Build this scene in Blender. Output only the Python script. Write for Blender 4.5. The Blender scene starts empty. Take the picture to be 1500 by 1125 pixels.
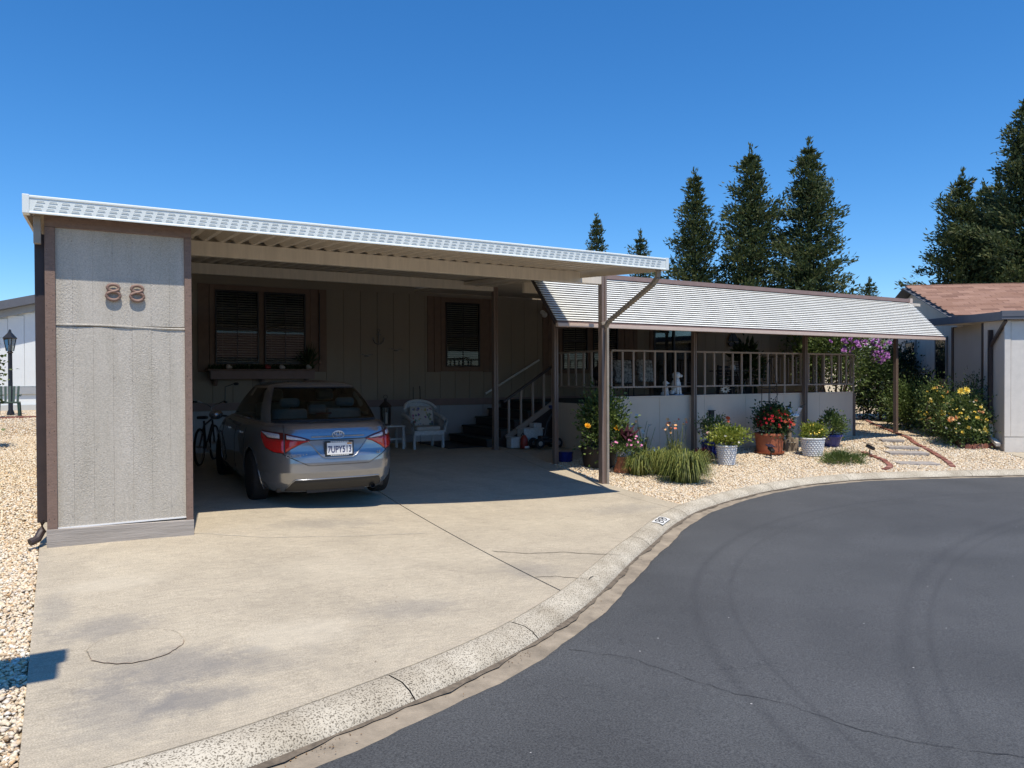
import bpy, math, random
import numpy as np
from mathutils import Vector, Matrix
R = math.radians
sc = bpy.context.scene
C = sc.collection
# ------------------------------------------------------------------ camera, sky, sun, exposure
cd = bpy.data.cameras.new("camera"); cam = bpy.data.objects.new("camera", cd); C.objects.link(cam); sc.camera = cam
cd.sensor_width = 36.0; cd.lens = 1086.5 / 1500 * 36.0; cd.clip_start = 0.05; cd.clip_end = 3000
_a, _p, _r = R(29.94), R(0.6), R(-0.227)
_f = Vector((math.sin(_a) * math.cos(_p), math.cos(_a) * math.cos(_p), -math.sin(_p)))
_rt = Vector((math.cos(_a), -math.sin(_a), 0)); _up = _rt.cross(_f)
_rr = _rt * math.cos(_r) + _up * math.sin(_r); _uu = -_rt * math.sin(_r) + _up * math.cos(_r)
cam.matrix_world = Matrix(((_rr.x, _uu.x, -_f.x, 0), (_rr.y, _uu.y, -_f.y, 0), (_rr.z, _uu.z, -_f.z, 1.6), (0, 0, 0, 1)))

SUN = Vector((0.07, 0.42, -1.0)).normalized()
sd = bpy.data.lights.new("sun", 'SUN'); sd.energy = 4.6; sd.angle = R(0.53); sd.color = (1.0, 0.915, 0.80)
so = bpy.data.objects.new("sun", sd); C.objects.link(so); so.rotation_euler = SUN.to_track_quat('-Z', 'Y').to_euler(); so.location = (0, -20, 40)
w = bpy.data.worlds.new("World"); sc.world = w; w.use_nodes = True
wn = w.node_tree; wn.nodes.clear()
sky = wn.nodes.new("ShaderNodeTexSky"); sky.sky_type = 'NISHITA'; sky.sun_disc = False
sky.sun_elevation = math.asin(-SUN.z); sky.sun_rotation = math.atan2(-SUN.x, -SUN.y)
sky.altitude = 0; sky.air_density = 1.0; sky.dust_density = 0.0; sky.ozone_density = 10.0
bg = wn.nodes.new("ShaderNodeBackground"); bg.inputs[1].default_value = 0.145
wo = wn.nodes.new("ShaderNodeOutputWorld")
hs = wn.nodes.new("ShaderNodeHueSaturation"); hs.inputs["Saturation"].default_value = 1.18
wn.links.new(sky.outputs[0], hs.inputs["Color"]); wn.links.new(hs.outputs[0], bg.inputs[0]); wn.links.new(bg.outputs[0], wo.inputs[0])
sc.view_settings.view_transform = 'Standard'; sc.view_settings.look = 'None'
sc.view_settings.gamma = 1.0; sc.view_settings.exposure = 0.18
sc.view_settings.use_curve_mapping = False
sc.cycles.max_bounces = 8; sc.cycles.transparent_max_bounces = 12
rng = np.random.default_rng(7); random.seed(7)

# ------------------------------------------------------------------ materials
MATS = {}
def _nodes(name):
    m = bpy.data.materials.new(name); m.use_nodes = True
    nt = m.node_tree; b = nt.nodes["Principled BSDF"]
    return m, nt, b
def mat(name, col, rough=0.6, metal=0.0, var=0.12, scale=6.0, bump=0.0, bscale=60.0, stretch=None, spec=0.5, coat=0.0, detail=4.0, bdist=0.01):
    """one colour with noise variation and an optional fine relief"""
    if name in MATS: return MATS[name]
    m, nt, b = _nodes(name)
    N = nt.nodes.new; L = nt.links.new
    b.inputs["Roughness"].default_value = rough; b.inputs["Metallic"].default_value = metal
    b.inputs["Specular IOR Level"].default_value = spec; b.inputs["Coat Weight"].default_value = coat
    tc = N("ShaderNodeTexCoord"); src = tc.outputs["Object"]
    if stretch:
        mp = N("ShaderNodeMapping"); mp.inputs["Scale"].default_value = stretch; L(src, mp.inputs[0]); src = mp.outputs[0]
    if var > 0:
        n = N("ShaderNodeTexNoise"); n.inputs["Scale"].default_value = scale; n.inputs["Detail"].default_value = detail; n.inputs["Roughness"].default_value = 0.65
        L(src, n.inputs["Vector"])
        r = N("ShaderNodeValToRGB"); r.color_ramp.elements[0].position = 0.3; r.color_ramp.elements[1].position = 0.72
        r.color_ramp.elements[0].color = (*[c * (1 - var) for c in col], 1); r.color_ramp.elements[1].color = (*[min(1, c * (1 + var)) for c in col], 1)
        L(n.outputs[0], r.inputs[0]); L(r.outputs[0], b.inputs["Base Color"])
    else:
        b.inputs["Base Color"].default_value = (*col, 1)
    if bump > 0:
        n2 = N("ShaderNodeTexNoise"); n2.inputs["Scale"].default_value = bscale; n2.inputs["Detail"].default_value = 5
        L(src, n2.inputs["Vector"])
        bp = N("ShaderNodeBump"); bp.inputs["Strength"].default_value = bump; bp.inputs["Distance"].default_value = bdist
        L(n2.outputs[0], bp.inputs["Height"]); L(bp.outputs[0], b.inputs["Normal"])
    MATS[name] = m
    return m
def island_mat(name, cols, rough=0.6, transl=0.0, bump=0.0, spec=0.4, objrand=False):
    """each separate piece (leaf, stone, shingle) takes its own colour from the list"""
    if name in MATS: return MATS[name]
    m, nt, b = _nodes(name); N = nt.nodes.new; L = nt.links.new
    b.inputs["Roughness"].default_value = rough; b.inputs["Specular IOR Level"].default_value = spec
    if objrand:
        g = N("ShaderNodeObjectInfo"); out = g.outputs["Random"]
    else:
        g = N("ShaderNodeNewGeometry"); out = g.outputs["Random Per Island"]
    r = N("ShaderNodeValToRGB"); r.color_ramp.interpolation = 'LINEAR'
    e = r.color_ramp.elements
    while len(e) < len(cols): e.new(0.5)
    for i, c in enumerate(cols):
        e[i].position = i / (len(cols) - 1); e[i].color = (*c, 1)
    L(out, r.inputs[0]); L(r.outputs[0], b.inputs["Base Color"])
    if transl > 0:
        t = N("ShaderNodeBsdfTranslucent"); mx = N("ShaderNodeMixShader"); mx.inputs[0].default_value = transl
        L(r.outputs[0], t.inputs[0]); L(b.outputs[0], mx.inputs[1]); L(t.outputs[0], mx.inputs[2])
        L(mx.outputs[0], nt.nodes["Material Output"].inputs[0])
    if bump > 0:
        tc = N("ShaderNodeTexCoord"); n2 = N("ShaderNodeTexNoise"); n2.inputs["Scale"].default_value = 90; L(tc.outputs["Object"], n2.inputs["Vector"])
        bp = N("ShaderNodeBump"); bp.inputs["Strength"].default_value = bump; bp.inputs["Distance"].default_value = 0.01
        L(n2.outputs[0], bp.inputs["Height"]); L(bp.outputs[0], b.inputs["Normal"])
    MATS[name] = m
    return m
def glass_mat(name, tint=(0.6, 0.68, 0.66), gloss=1.45, tr=0.9):
    """window glass: mirror-like by angle, else see-through with a tint"""
    m, nt, b = _nodes(name); N = nt.nodes.new; L = nt.links.new
    nt.nodes.remove(b)
    f = N("ShaderNodeFresnel"); f.inputs[0].default_value = gloss
    g = N("ShaderNodeBsdfGlossy"); g.inputs["Roughness"].default_value = 0.02
    t = N("ShaderNodeBsdfTransparent"); t.inputs[0].default_value = (*[c * tr for c in tint], 1)
    mx = N("ShaderNodeMixShader"); L(f.outputs[0], mx.inputs[0]); L(t.outputs[0], mx.inputs[1]); L(g.outputs[0], mx.inputs[2])
    L(mx.outputs[0], nt.nodes["Material Output"].inputs[0])
    return m

M = {}
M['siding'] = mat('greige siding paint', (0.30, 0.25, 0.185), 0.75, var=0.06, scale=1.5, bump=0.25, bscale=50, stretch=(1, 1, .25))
M['skirt'] = mat('pale grey skirting', (0.40, 0.40, 0.40), 0.7, var=0.05, scale=2)
M['band'] = mat('mauve brown band', (0.24, 0.165, 0.145), 0.7, var=0.1)
M['trim'] = mat('brown rough sawn trim', (0.215, 0.145, 0.112), 0.85, var=0.16, scale=14, bump=0.5, bscale=70, stretch=(1, 1, 3))
M['shutter'] = mat('brown window trim', (0.20, 0.13, 0.09), 0.7, var=0.1, scale=8)
M['post'] = mat('brown enamel post', (0.20, 0.145, 0.115), 0.45, var=0.07, scale=5)
M['beam'] = mat('tan painted beam', (0.70, 0.62, 0.50), 0.55, var=0.09, scale=3, stretch=(6, 1, .6))
M['pan'] = mat('tan roof pan', (0.64, 0.56, 0.45), 0.5, var=0.07, scale=3)
M['white_metal'] = mat('white enamel metal', (0.74, 0.78, 0.74), 0.38, var=0.05, scale=2.5)
M['awning_white'] = mat('white awning pan', (0.82, 0.83, 0.79), 0.45, var=0.07, scale=3)
M['awning_trim'] = mat('tan awning edge', (0.60, 0.47, 0.38), 0.45, var=0.06)
M['downspout'] = mat('dusty tan downspout', (0.30, 0.26, 0.21), 0.5, var=0.15, scale=9)
M['dark_brown'] = mat('dark brown metal', (0.045, 0.03, 0.026), 0.5, var=0.15)
M['base_board'] = mat('weathered grey board', (0.36, 0.325, 0.285), 0.85, var=0.2, scale=5, bump=0.5, bscale=25, stretch=(.35, 1, 6))
M['black'] = mat('black matt', (0.012, 0.012, 0.013), 0.5, var=0.2)
M['black_metal'] = mat('black metal', (0.015, 0.015, 0.016), 0.4, var=0.1)
M['frame'] = mat('dark window sash', (0.02, 0.019, 0.018), 0.4, var=0.1)
M['blind'] = mat('cream blind slat', (0.64, 0.60, 0.52), 0.6, var=0.05)
M['glass'] = glass_mat('window glass', (0.62, 0.66, 0.66))
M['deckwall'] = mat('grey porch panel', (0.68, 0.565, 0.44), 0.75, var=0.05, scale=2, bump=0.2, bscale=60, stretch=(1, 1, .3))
M['carpet'] = mat('dark green deck carpet', (0.035, 0.045, 0.04), 0.95, var=0.2, scale=20)
M['rail'] = mat('tan rail', (0.36, 0.28, 0.22), 0.55, var=0.07)
M['interior'] = mat('dim room', (0.05, 0.05, 0.05), 0.9, var=0)
M['copper'] = mat('copper paint', (0.235, 0.145, 0.11), 0.55, var=0.15, scale=30)
M['white'] = mat('white paint', (0.76, 0.76, 0.74), 0.5, var=0.05)
M['wicker'] = mat('white wicker', (0.55, 0.56, 0.54), 0.7, var=0.2, scale=30, bump=0.8, bscale=60)
M['terracotta'] = mat('terracotta', (0.40, 0.125, 0.058), 0.7, var=0.22, scale=9, bump=0.2, bscale=40)
M['orange_clay'] = mat('orange clay', (0.50, 0.19, 0.10), 0.75, var=0.12, scale=10)
M['blue_glaze'] = mat('cobalt glaze', (0.012, 0.025, 0.17), 0.12, var=0.15, scale=12, coat=0.6)
M['soil'] = mat('potting soil', (0.05, 0.035, 0.025), 0.95, var=0.3, scale=30)
M['bark'] = mat('bark', (0.11, 0.075, 0.05), 0.9, var=0.3, scale=8, bump=0.6, bscale=25, stretch=(1, 1, .3))
M['piling'] = mat('weathered piling wood', (0.23, 0.18, 0.13), 0.9, var=0.4, scale=9, bump=0.7, bscale=25, stretch=(1, 1, .25))
M['brick'] = island_mat('red brick edging', [(0.22, 0.085, 0.06), (0.31, 0.13, 0.09), (0.26, 0.115, 0.09), (0.36, 0.18, 0.135)], 0.85, objrand=True, bump=0.4)

# ------------------------------------------------------------------ mesh builder
class MB:
    def __init__(s): s.v = []; s.f = []
    def add(s, vs, fs):
        k = len(s.v); s.v += [tuple(map(float, p)) for p in vs]; s.f += [tuple(i + k for i in q) for q in fs]; return s
    def box(s, x0, y0, z0, x1, y1, z1):
        return s.add([(x0, y0, z0), (x1, y0, z0), (x1, y1, z0), (x0, y1, z0), (x0, y0, z1), (x1, y0, z1), (x1, y1, z1), (x0, y1, z1)],
                     [(0, 3, 2, 1), (4, 5, 6, 7), (0, 1, 5, 4), (1, 2, 6, 5), (2, 3, 7, 6), (3, 0, 4, 7)])
    def beam(s, p0, p1, w, h, up=(0, 0, 1)):
        p0, p1 = Vector(p0), Vector(p1); d = (p1 - p0).normalized(); u = Vector(up)
        if abs(d.dot(u)) > 0.98: u = Vector((0, 1, 0))
        a = d.cross(u).normalized() * w / 2; b = a.cross(d).normalized() * h / 2
        vs = [p + x for p in (p0, p1) for x in (-a - b, a - b, a + b, -a + b)]
        return s.add(vs, [(0, 3, 2, 1), (4, 5, 6, 7), (0, 1, 5, 4), (1, 2, 6, 5), (2, 3, 7, 6), (3, 0, 4, 7)])
    def tube(s, pts, r, n=8, closed=False, r2=None):
        pts = [Vector(p) for p in pts]; m = len(pts); rings = []
        for i, p in enumerate(pts):
            d = (pts[(i + 1) % m] - pts[i - 1]) if closed else (pts[min(i + 1, m - 1)] - pts[max(i - 1, 0)])
            d.normalize(); u = Vector((0, 0, 1)) if abs(d.z) < 0.9 else Vector((0, 1, 0))
            a = d.cross(u).normalized(); b = d.cross(a)
            rr = r if r2 is None else r + (r2 - r) * i / max(1, m - 1)
            rings.append([p + (a * math.cos(t) + b * math.sin(t)) * rr for t in [2 * math.pi * j / n for j in range(n)]])
        vs = [q for g in rings for q in g]; fs = []
        for i in range(m if closed else m - 1):
            for j in range(n):
                a, b = i * n, ((i + 1) % m) * n
                fs.append((a + j, b + j, b + (j + 1) % n, a + (j + 1) % n))
        if not closed: fs += [tuple(range(n)), tuple(range((m - 1) * n, m * n))[::-1]]
        return s.add(vs, fs)
    def lathe(s, prof, n=20, c=(0, 0, 0), axis='z', sx=1.0, sy=1.0, a0=0, ang=2 * math.pi):
        vs = []; full = abs(ang - 2 * math.pi) < 1e-6; cols = n if full else n + 1
        for r, z in prof:
            for j in range(cols):
                t = a0 + ang * j / n; x, y = r * math.cos(t) * sx, r * math.sin(t) * sy
                p = (x, y, z) if axis == 'z' else ((z, x, y) if axis == 'x' else (x, z, y))
                vs.append((p[0] + c[0], p[1] + c[1], p[2] + c[2]))
        fs = []
        for i in range(len(prof) - 1):
            for j in range(n):
                k = (j + 1) % n if full else j + 1
                fs.append((i * cols + j, i * cols + k, (i + 1) * cols + k, (i + 1) * cols + j))
        if full:
            if prof[0][0] > 1e-4: fs.append(tuple(range(n))[::-1])
            if prof[-1][0] > 1e-4: fs.append(tuple(range((len(prof) - 1) * cols, len(prof) * cols)))
        return s.add(vs, fs)
    def ball(s, c, rx, ry=None, rz=None, n=10, m=7):
        ry = ry or rx; rz = rz or rx
        vs = [(c[0], c[1], c[2] - rz)]
        for i in range(1, m):
            t = math.pi * i / m
            for j in range(n):
                u = 2 * math.pi * j / n; vs.append((c[0] + rx * math.sin(t) * math.cos(u), c[1] + ry * math.sin(t) * math.sin(u), c[2] - rz * math.cos(t)))
        vs.append((c[0], c[1], c[2] + rz)); e = len(vs) - 1; fs = []
        for j in range(n): fs.append((0, 1 + (j + 1) % n, 1 + j)); fs.append((e, e - n + j, e - n + (j + 1) % n))
        for i in range(m - 2):
            for j in range(n): fs.append((1 + i * n + j, 1 + i * n + (j + 1) % n, 1 + (i + 1) * n + (j + 1) % n, 1 + (i + 1) * n + j))
        return s.add(vs, fs)
    def extrude(s, poly, p, u, v, wv):
        """polygon (a,b) in the plane p + a*u + b*v, thickened along wv"""
        p, u, v, wv = map(Vector, (p, u, v, wv)); n = len(poly)
        vs = [p + u * a + v * b for a, b in poly] + [p + u * a + v * b + wv for a, b in poly]
        return s.add(vs, [tuple(range(n))[::-1], tuple(range(n, 2 * n))] + [(i, (i + 1) % n, n + (i + 1) % n, n + i) for i in range(n)])
    def grid(s, fn, nu, nv):
        vs = [fn(i / nu, j / nv) for j in range(nv + 1) for i in range(nu + 1)]
        return s.add(vs, [(j * (nu + 1) + i, j * (nu + 1) + i + 1, (j + 1) * (nu + 1) + i + 1, (j + 1) * (nu + 1) + i) for j in range(nv) for i in range(nu)])
    def mesh(s, name, m, off=(0, 0, 0), smooth=None):
        me = bpy.data.meshes.new(name)
        me.from_pydata([(a - off[0], b - off[1], c - off[2]) for a, b, c in s.v], [], s.f)
        if m: me.materials.append(m)
        if smooth is not None:
            me.shade_smooth()
            if smooth < 179: me.set_sharp_from_angle(angle=R(smooth))
        me.update(); return me
    def build(s, name, m, parent=None, world=True, smooth=None, bevel=0.0, kind=None):
        off = (0, 0, 0)
        if parent is not None and world:
            off = wloc(parent)
        o = bpy.data.objects.new(name, s.mesh(name, m, off, smooth)); C.objects.link(o)
        if parent is not None: o.parent = parent
        if bevel:
            b = o.modifiers.new("bevel", 'BEVEL'); b.width = bevel; b.segments = 2; b.limit_method = 'ANGLE'; b.angle_limit = R(40)
        if kind: o['kind'] = kind
        return o
def wloc(o):
    l = Vector(o.location)
    while o.parent is not None: o = o.parent; l = l + Vector(o.location)
    return l
def inst(name, me, parent=None, loc=(0, 0, 0), rot=(0, 0, 0), scale=(1, 1, 1), world=True):
    o = bpy.data.objects.new(name, me); C.objects.link(o)
    if parent is not None:
        o.parent = parent
        if world: loc = Vector(loc) - wloc(parent)
    o.location = loc; o.rotation_euler = rot; o.scale = scale
    return o
def thing(name, label, cat, loc=(0, 0, 0), group=None, rz=0.0):
    o = bpy.data.objects.new(name, None); C.objects.link(o); o.empty_display_size = 0.2
    o.location = loc; o.rotation_euler = (0, 0, rz); o['label'] = label; o['category'] = cat
    if group: o['group'] = group
    return o
def tag(o, label, cat, group=None):
    o['label'] = label; o['category'] = cat
    if group: o['group'] = group
    return o
def copy_tree(o, parent=None):
    c = o.copy(); C.objects.link(c)
    if parent is not None: c.parent = parent
    for ch in list(o.children): copy_tree(ch, c)
    return c
def lettering(name, txt, size, m, parent, loc, rot, sx=1.0, extrude=0.0, align='CENTER'):
    cu = bpy.data.curves.new(name, 'FONT'); cu.body = txt; cu.size = size; cu.align_x = align; cu.align_y = 'CENTER'; cu.extrude = extrude; cu.resolution_u = 3; cu.offset = size * .018
    t = bpy.data.objects.new(name, cu); C.objects.link(t)
    dg = bpy.context.evaluated_depsgraph_get(); me = bpy.data.meshes.new_from_object(t.evaluated_get(dg))
    bpy.data.objects.remove(t); me.materials.clear(); me.materials.append(m)
    return inst(name, me, parent, loc, rot, (sx, 1, 1), world=False)
def raw_mesh(name, V, F, m, loc=(0, 0, 0), smooth=False):
    """big meshes straight from numpy arrays (all faces the same size)"""
    V = np.asarray(V, np.float32) - np.asarray(loc, np.float32); F = np.asarray(F, np.int32); k = F.shape[1]
    me = bpy.data.meshes.new(name); me.vertices.add(len(V)); me.vertices.foreach_set("co", V.ravel())
    me.loops.add(F.size); me.loops.foreach_set("vertex_index", F.ravel()); me.polygons.add(len(F))
    me.polygons.foreach_set("loop_start", np.arange(0, F.size, k, dtype=np.int32)); me.polygons.foreach_set("loop_total", np.full(len(F), k, np.int32))
    me.materials.append(m); me.update(calc_edges=True); me.validate()
    if smooth: me.shade_smooth()
    return me

# ================================================================== GROUND
BX = [-30, -8, -3, 0.11, 0.57, 1.19, 1.83, 2.52, 3.5, 4.98, 5.72, 6.45, 7.54, 8.65, 9.89, 11.35, 12.78, 14.17, 16.18, 18.0, 19.5, 21.5, 24, 30]
BY = [2.6, 2.95, 3.35, 3.69, 3.74, 3.94, 4.18, 4.53, 5.21, 6.43, 6.96, 7.52, 8.18, 8.61, 8.97, 9.16, 9.06, 8.56, 7.69, 6.7, 5.7, 4.2, 2.0, -4]
def ss(t): t = min(1.0, max(0.0, t)); return t * t * (3 - 2 * t)
_xs = np.linspace(-30, 30, 1201); _ys = np.interp(_xs, BX, BY)
_k = np.exp(-0.5 * (np.arange(-12, 13) / 5.0) ** 2); _k /= _k.sum()
_ys = np.convolve(np.pad(_ys, 12, mode='edge'), _k, 'valid')
def yc(x): return float(np.interp(x, _xs, _ys))
def zc(x): return -0.12 - 0.18 * ss((x - .5) / 5.5)
def gz(x, y):
    s = (yc(x + .2) - yc(x - .2)) / .4
    dd = (y - yc(x)) / math.sqrt(1 + s * s)
    L = 5 - 1.2 * ss((x - 7.5) / 2)
    t = min(1.0, max(0.0, dd / L)); z = zc(x) * (1 - t * t)
    if x < .2: z += .45 * ss((y - 9) / 18) * min(1, max(0, (-.25 - x) / .5))
    return z

def asphalt_material():
    m, nt, b = _nodes('sealed asphalt'); N = nt.nodes.new; L = nt.links.new
    b.inputs["Roughness"].default_value = 0.7; b.inputs["Specular IOR Level"].default_value = 0.35
    tc = N("ShaderNodeTexCoord"); P = tc.outputs["Object"]
    n1 = N("ShaderNodeTexNoise"); n1.inputs["Scale"].default_value = 0.55; n1.inputs["Detail"].default_value = 6; n1.inputs["Roughness"].default_value = 0.6; L(P, n1.inputs["Vector"])
    r1 = N("ShaderNodeValToRGB"); r1.color_ramp.elements[0].position = .33; r1.color_ramp.elements[1].position = .7
    r1.color_ramp.elements[0].color = (0.058, 0.060, 0.0605, 1); r1.color_ramp.elements[1].color = (0.084, 0.087, 0.088, 1); L(n1.outputs[0], r1.inputs[0])
    # fine stone grain
    n2 = N("ShaderNodeTexNoise"); n2.inputs["Scale"].default_value = 95; n2.inputs["Detail"].default_value = 6; n2.inputs["Roughness"].default_value = .75; L(P, n2.inputs["Vector"])
    r2 = N("ShaderNodeValToRGB"); r2.color_ramp.elements[0].position = .36; r2.color_ramp.elements[0].color = (.5, .5, .51, 1); r2.color_ramp.elements[1].position = .64; r2.color_ramp.elements[1].color = (1.6, 1.6, 1.58, 1); L(n2.outputs[0], r2.inputs[0])
    mul = N("ShaderNodeMix"); mul.data_type = 'RGBA'; mul.blend_type = 'MULTIPLY'; mul.inputs[0].default_value = 1; L(r1.outputs[0], mul.inputs[6]); L(r2.outputs[0], mul.inputs[7])
    col = mul.outputs[2]
    # sweeping tyre and sealer bands about the centre of the turn
    def band(cx, cy, r0, wd, amt, col, warp=0.35):
        sub = N("ShaderNodeVectorMath"); sub.operation = 'SUBTRACT'; sub.inputs[1].default_value = (cx, cy, 0); L(P, sub.inputs[0])
        fl = N("ShaderNodeVectorMath"); fl.operation = 'MULTIPLY'; fl.inputs[1].default_value = (1, 1, 0); L(sub.outputs[0], fl.inputs[0])
        ln = N("ShaderNodeVectorMath"); ln.operation = 'LENGTH'; L(fl.outputs[0], ln.inputs[0])
        d = N("ShaderNodeMath"); d.operation = 'SUBTRACT'; d.inputs[1].default_value = r0; L(ln.outputs["Value"], d.inputs[0])
        ab = N("ShaderNodeMath"); ab.operation = 'ABSOLUTE'; L(d.outputs[0], ab.inputs[0])
        mr = N("ShaderNodeMapRange"); mr.inputs[1].default_value = 0; mr.inputs[2].default_value = wd; mr.inputs[3].default_value = 1; mr.inputs[4].default_value = 0; L(ab.outputs[0], mr.inputs[0])
        ns = N("ShaderNodeTexNoise"); ns.inputs["Scale"].default_value = 2.2; L(P, ns.inputs["Vector"])
        mm = N("ShaderNodeMath"); mm.operation = 'MULTIPLY'; L(mr.outputs[0], mm.inputs[0]); L(ns.outputs[0], mm.inputs[1])
        m2 = N("ShaderNodeMath"); m2.operation = 'MULTIPLY'; m2.inputs[1].default_value = amt; L(mm.outputs[0], m2.inputs[0])
        mx = N("ShaderNodeMix"); mx.data_type = 'RGBA'; L(m2.outputs[0], mx.inputs[0]); L(col, mx.inputs[6]); mx.inputs[7].default_value = (.022, .022, .024, 1)
        return mx.outputs[2]
    for cx, cy, r0, wd, amt in ((11.88, -7.14, 12.38, .09, .38), (11.88, -7.14, 12.2, .04, .35), (11.88, -7.14, 12.9, .4, .14), (10.18, -.51, 7.71, .07, .4), (10.18, -.51, 7.4, .04, .35), (10.18, -.51, 6.7, .3, .12)):
        col = band(cx, cy, r0, wd, amt, col)
    # pale flecks
    v = N("ShaderNodeTexVoronoi"); v.inputs["Scale"].default_value = 7.0; L(P, v.inputs["Vector"])
    lt = N("ShaderNodeMath"); lt.operation = 'LESS_THAN'; lt.inputs[1].default_value = .045; L(v.outputs["Distance"], lt.inputs[0])
    sp = N("ShaderNodeSeparateColor"); L(v.outputs["Color"], sp.inputs[0])
    gt = N("ShaderNodeMath"); gt.operation = 'GREATER_THAN'; gt.inputs[1].default_value = .82; L(sp.outputs[0], gt.inputs[0])
    fm = N("ShaderNodeMath"); fm.operation = 'MULTIPLY'; L(lt.outputs[0], fm.inputs[0]); L(gt.outputs[0], fm.inputs[1])
    mx = N("ShaderNodeMix"); mx.data_type = 'RGBA'; L(fm.outputs[0], mx.inputs[0]); L(col, mx.inputs[6]); mx.inputs[7].default_value = (.42, .41, .39, 1)
    L(mx.outputs[2], b.inputs["Base Color"])
    bp = N("ShaderNodeBump"); bp.inputs["Strength"].default_value = .55; bp.inputs["Distance"].default_value = .006; L(n2.outputs[0], bp.inputs["Height"]); L(bp.outputs[0], b.inputs["Normal"])
    return m
def concrete_material():
    m, nt, b = _nodes('stained concrete'); N = nt.nodes.new; L = nt.links.new
    b.inputs["Roughness"].default_value = 0.85; b.inputs["Specular IOR Level"].default_value = 0.25
    tc = N("ShaderNodeTexCoord"); P = tc.outputs["Object"]
    n1 = N("ShaderNodeTexNoise"); n1.inputs["Scale"].default_value = 1.1; n1.inputs["Detail"].default_value = 12; n1.inputs["Roughness"].default_value = 0.72; n1.inputs["Distortion"].default_value = .6; L(P, n1.inputs["Vector"])
    r1 = N("ShaderNodeValToRGB"); e = r1.color_ramp.elements; e[0].position = .24; e[0].color = (.37, .327, .25, 1); e[1].position = .80; e[1].color = (.56, .50, .378, 1)
    q = e.new(.5); q.color = (.475, .418, .316, 1); L(n1.outputs[0], r1.inputs[0])
    # streaks along the drive and fine grain
    mp = N("ShaderNodeMapping"); mp.inputs["Scale"].default_value = (5, 22, 1); mp.inputs["Rotation"].default_value = (0, 0, R(-25)); L(P, mp.inputs[0])
    n2 = N("ShaderNodeTexNoise"); n2.inputs["Scale"].default_value = 1.4; n2.inputs["Detail"].default_value = 7; n2.inputs["Distortion"].default_value = 1.2; L(mp.outputs[0], n2.inputs["Vector"])
    r2 = N("ShaderNodeValToRGB"); r2.color_ramp.elements[0].position = .3; r2.color_ramp.elements[0].color = (.86, .86, .87, 1); r2.color_ramp.elements[1].position = .7; r2.color_ramp.elements[1].color = (1.1, 1.09, 1.07, 1); L(n2.outputs[0], r2.inputs[0])
    mul = N("ShaderNodeMix"); mul.data_type = 'RGBA'; mul.blend_type = 'MULTIPLY'; mul.inputs[0].default_value = 1; L(r1.outputs[0], mul.inputs[6]); L(r2.outputs[0], mul.inputs[7])
    n3 = N("ShaderNodeTexNoise"); n3.inputs["Scale"].default_value = 120; n3.inputs["Detail"].default_value = 3; L(P, n3.inputs["Vector"])
    r3 = N("ShaderNodeValToRGB"); r3.color_ramp.elements[0].position = .35; r3.color_ramp.elements[0].color = (.74, .73, .72, 1); r3.color_ramp.elements[1].position = .65; r3.color_ramp.elements[1].color = (1.12, 1.12, 1.12, 1); L(n3.outputs[0], r3.inputs[0])
    mu2 = N("ShaderNodeMix"); mu2.data_type = 'RGBA'; mu2.blend_type = 'MULTIPLY'; mu2.inputs[0].default_value = 1; L(mul.outputs[2], mu2.inputs[6]); L(r3.outputs[0], mu2.inputs[7])
    col = mu2.outputs[2]
    # grey-black oil and tyre stains with their own places
    def stain(cx, cy, rx, ry, amt, c2, col):
        mp = N("ShaderNodeMapping"); mp.vector_type = 'TEXTURE'; mp.inputs["Location"].default_value = (cx, cy, 0); mp.inputs["Scale"].default_value = (rx, ry, 1); L(P, mp.inputs[0])
        fl = N("ShaderNodeVectorMath"); fl.operation = 'MULTIPLY'; fl.inputs[1].default_value = (1, 1, 0); L(mp.outputs[0], fl.inputs[0])
        ln = N("ShaderNodeVectorMath"); ln.operation = 'LENGTH'; L(fl.outputs[0], ln.inputs[0])
        ns = N("ShaderNodeTexNoise"); ns.inputs["Scale"].default_value = 6; ns.inputs["Detail"].default_value = 10; ns.inputs["Roughness"].default_value = .75; L(P, ns.inputs["Vector"])
        ad = N("ShaderNodeMath"); ad.operation = 'MULTIPLY_ADD'; ad.inputs[1].default_value = 2.0; ad.inputs[2].default_value = -1.0; L(ns.outputs[0], ad.inputs[0])
        sm = N("ShaderNodeMath"); sm.operation = 'ADD'; L(ln.outputs["Value"], sm.inputs[0]); L(ad.outputs[0], sm.inputs[1])
        mr = N("ShaderNodeMapRange"); mr.interpolation_type = 'SMOOTHSTEP'; mr.inputs[1].default_value = .25; mr.inputs[2].default_value = 1.15; mr.inputs[3].default_value = amt; mr.inputs[4].default_value = 0; L(sm.outputs[0], mr.inputs[0])
        mx = N("ShaderNodeMix"); mx.data_type = 'RGBA'; L(mr.outputs[0], mx.inputs[0]); L(col, mx.inputs[6]); mx.inputs[7].default_value = (*c2, 1)
        return mx.outputs[2]
    G = (.17, .165, .16)
    for a in ((0.10, 5.7, .38, .3, .55, G), (0.45, 4.75, .55, .4, .62, G), (.5, 4.25, .35, .22, .7, G), (.15, 4.35, .35, .5, .5, G), (2.1, 5.2, .5, .3, .42, G), (-.2, 6.3, .14, .5, .4, G), (0.9, 4.6, .5, .25, .3, G), (2.4, 8.4, .8, .3, .35, G), (6.6, 8.3, .8, .4, .35, G),
              (1.25, 5.0, .45, .35, .5, (.60, .54, .42)), (.2, 6.8, .5, .25, .45, (.60, .54, .42)), (2.0, 6.6, .9, .6, .25, (.58, .52, .40)), (3.6, 5.9, .4, .35, .35, G), (5.2, 7.8, 1.0, .6, .22, (.56, .50, .36))):
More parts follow.
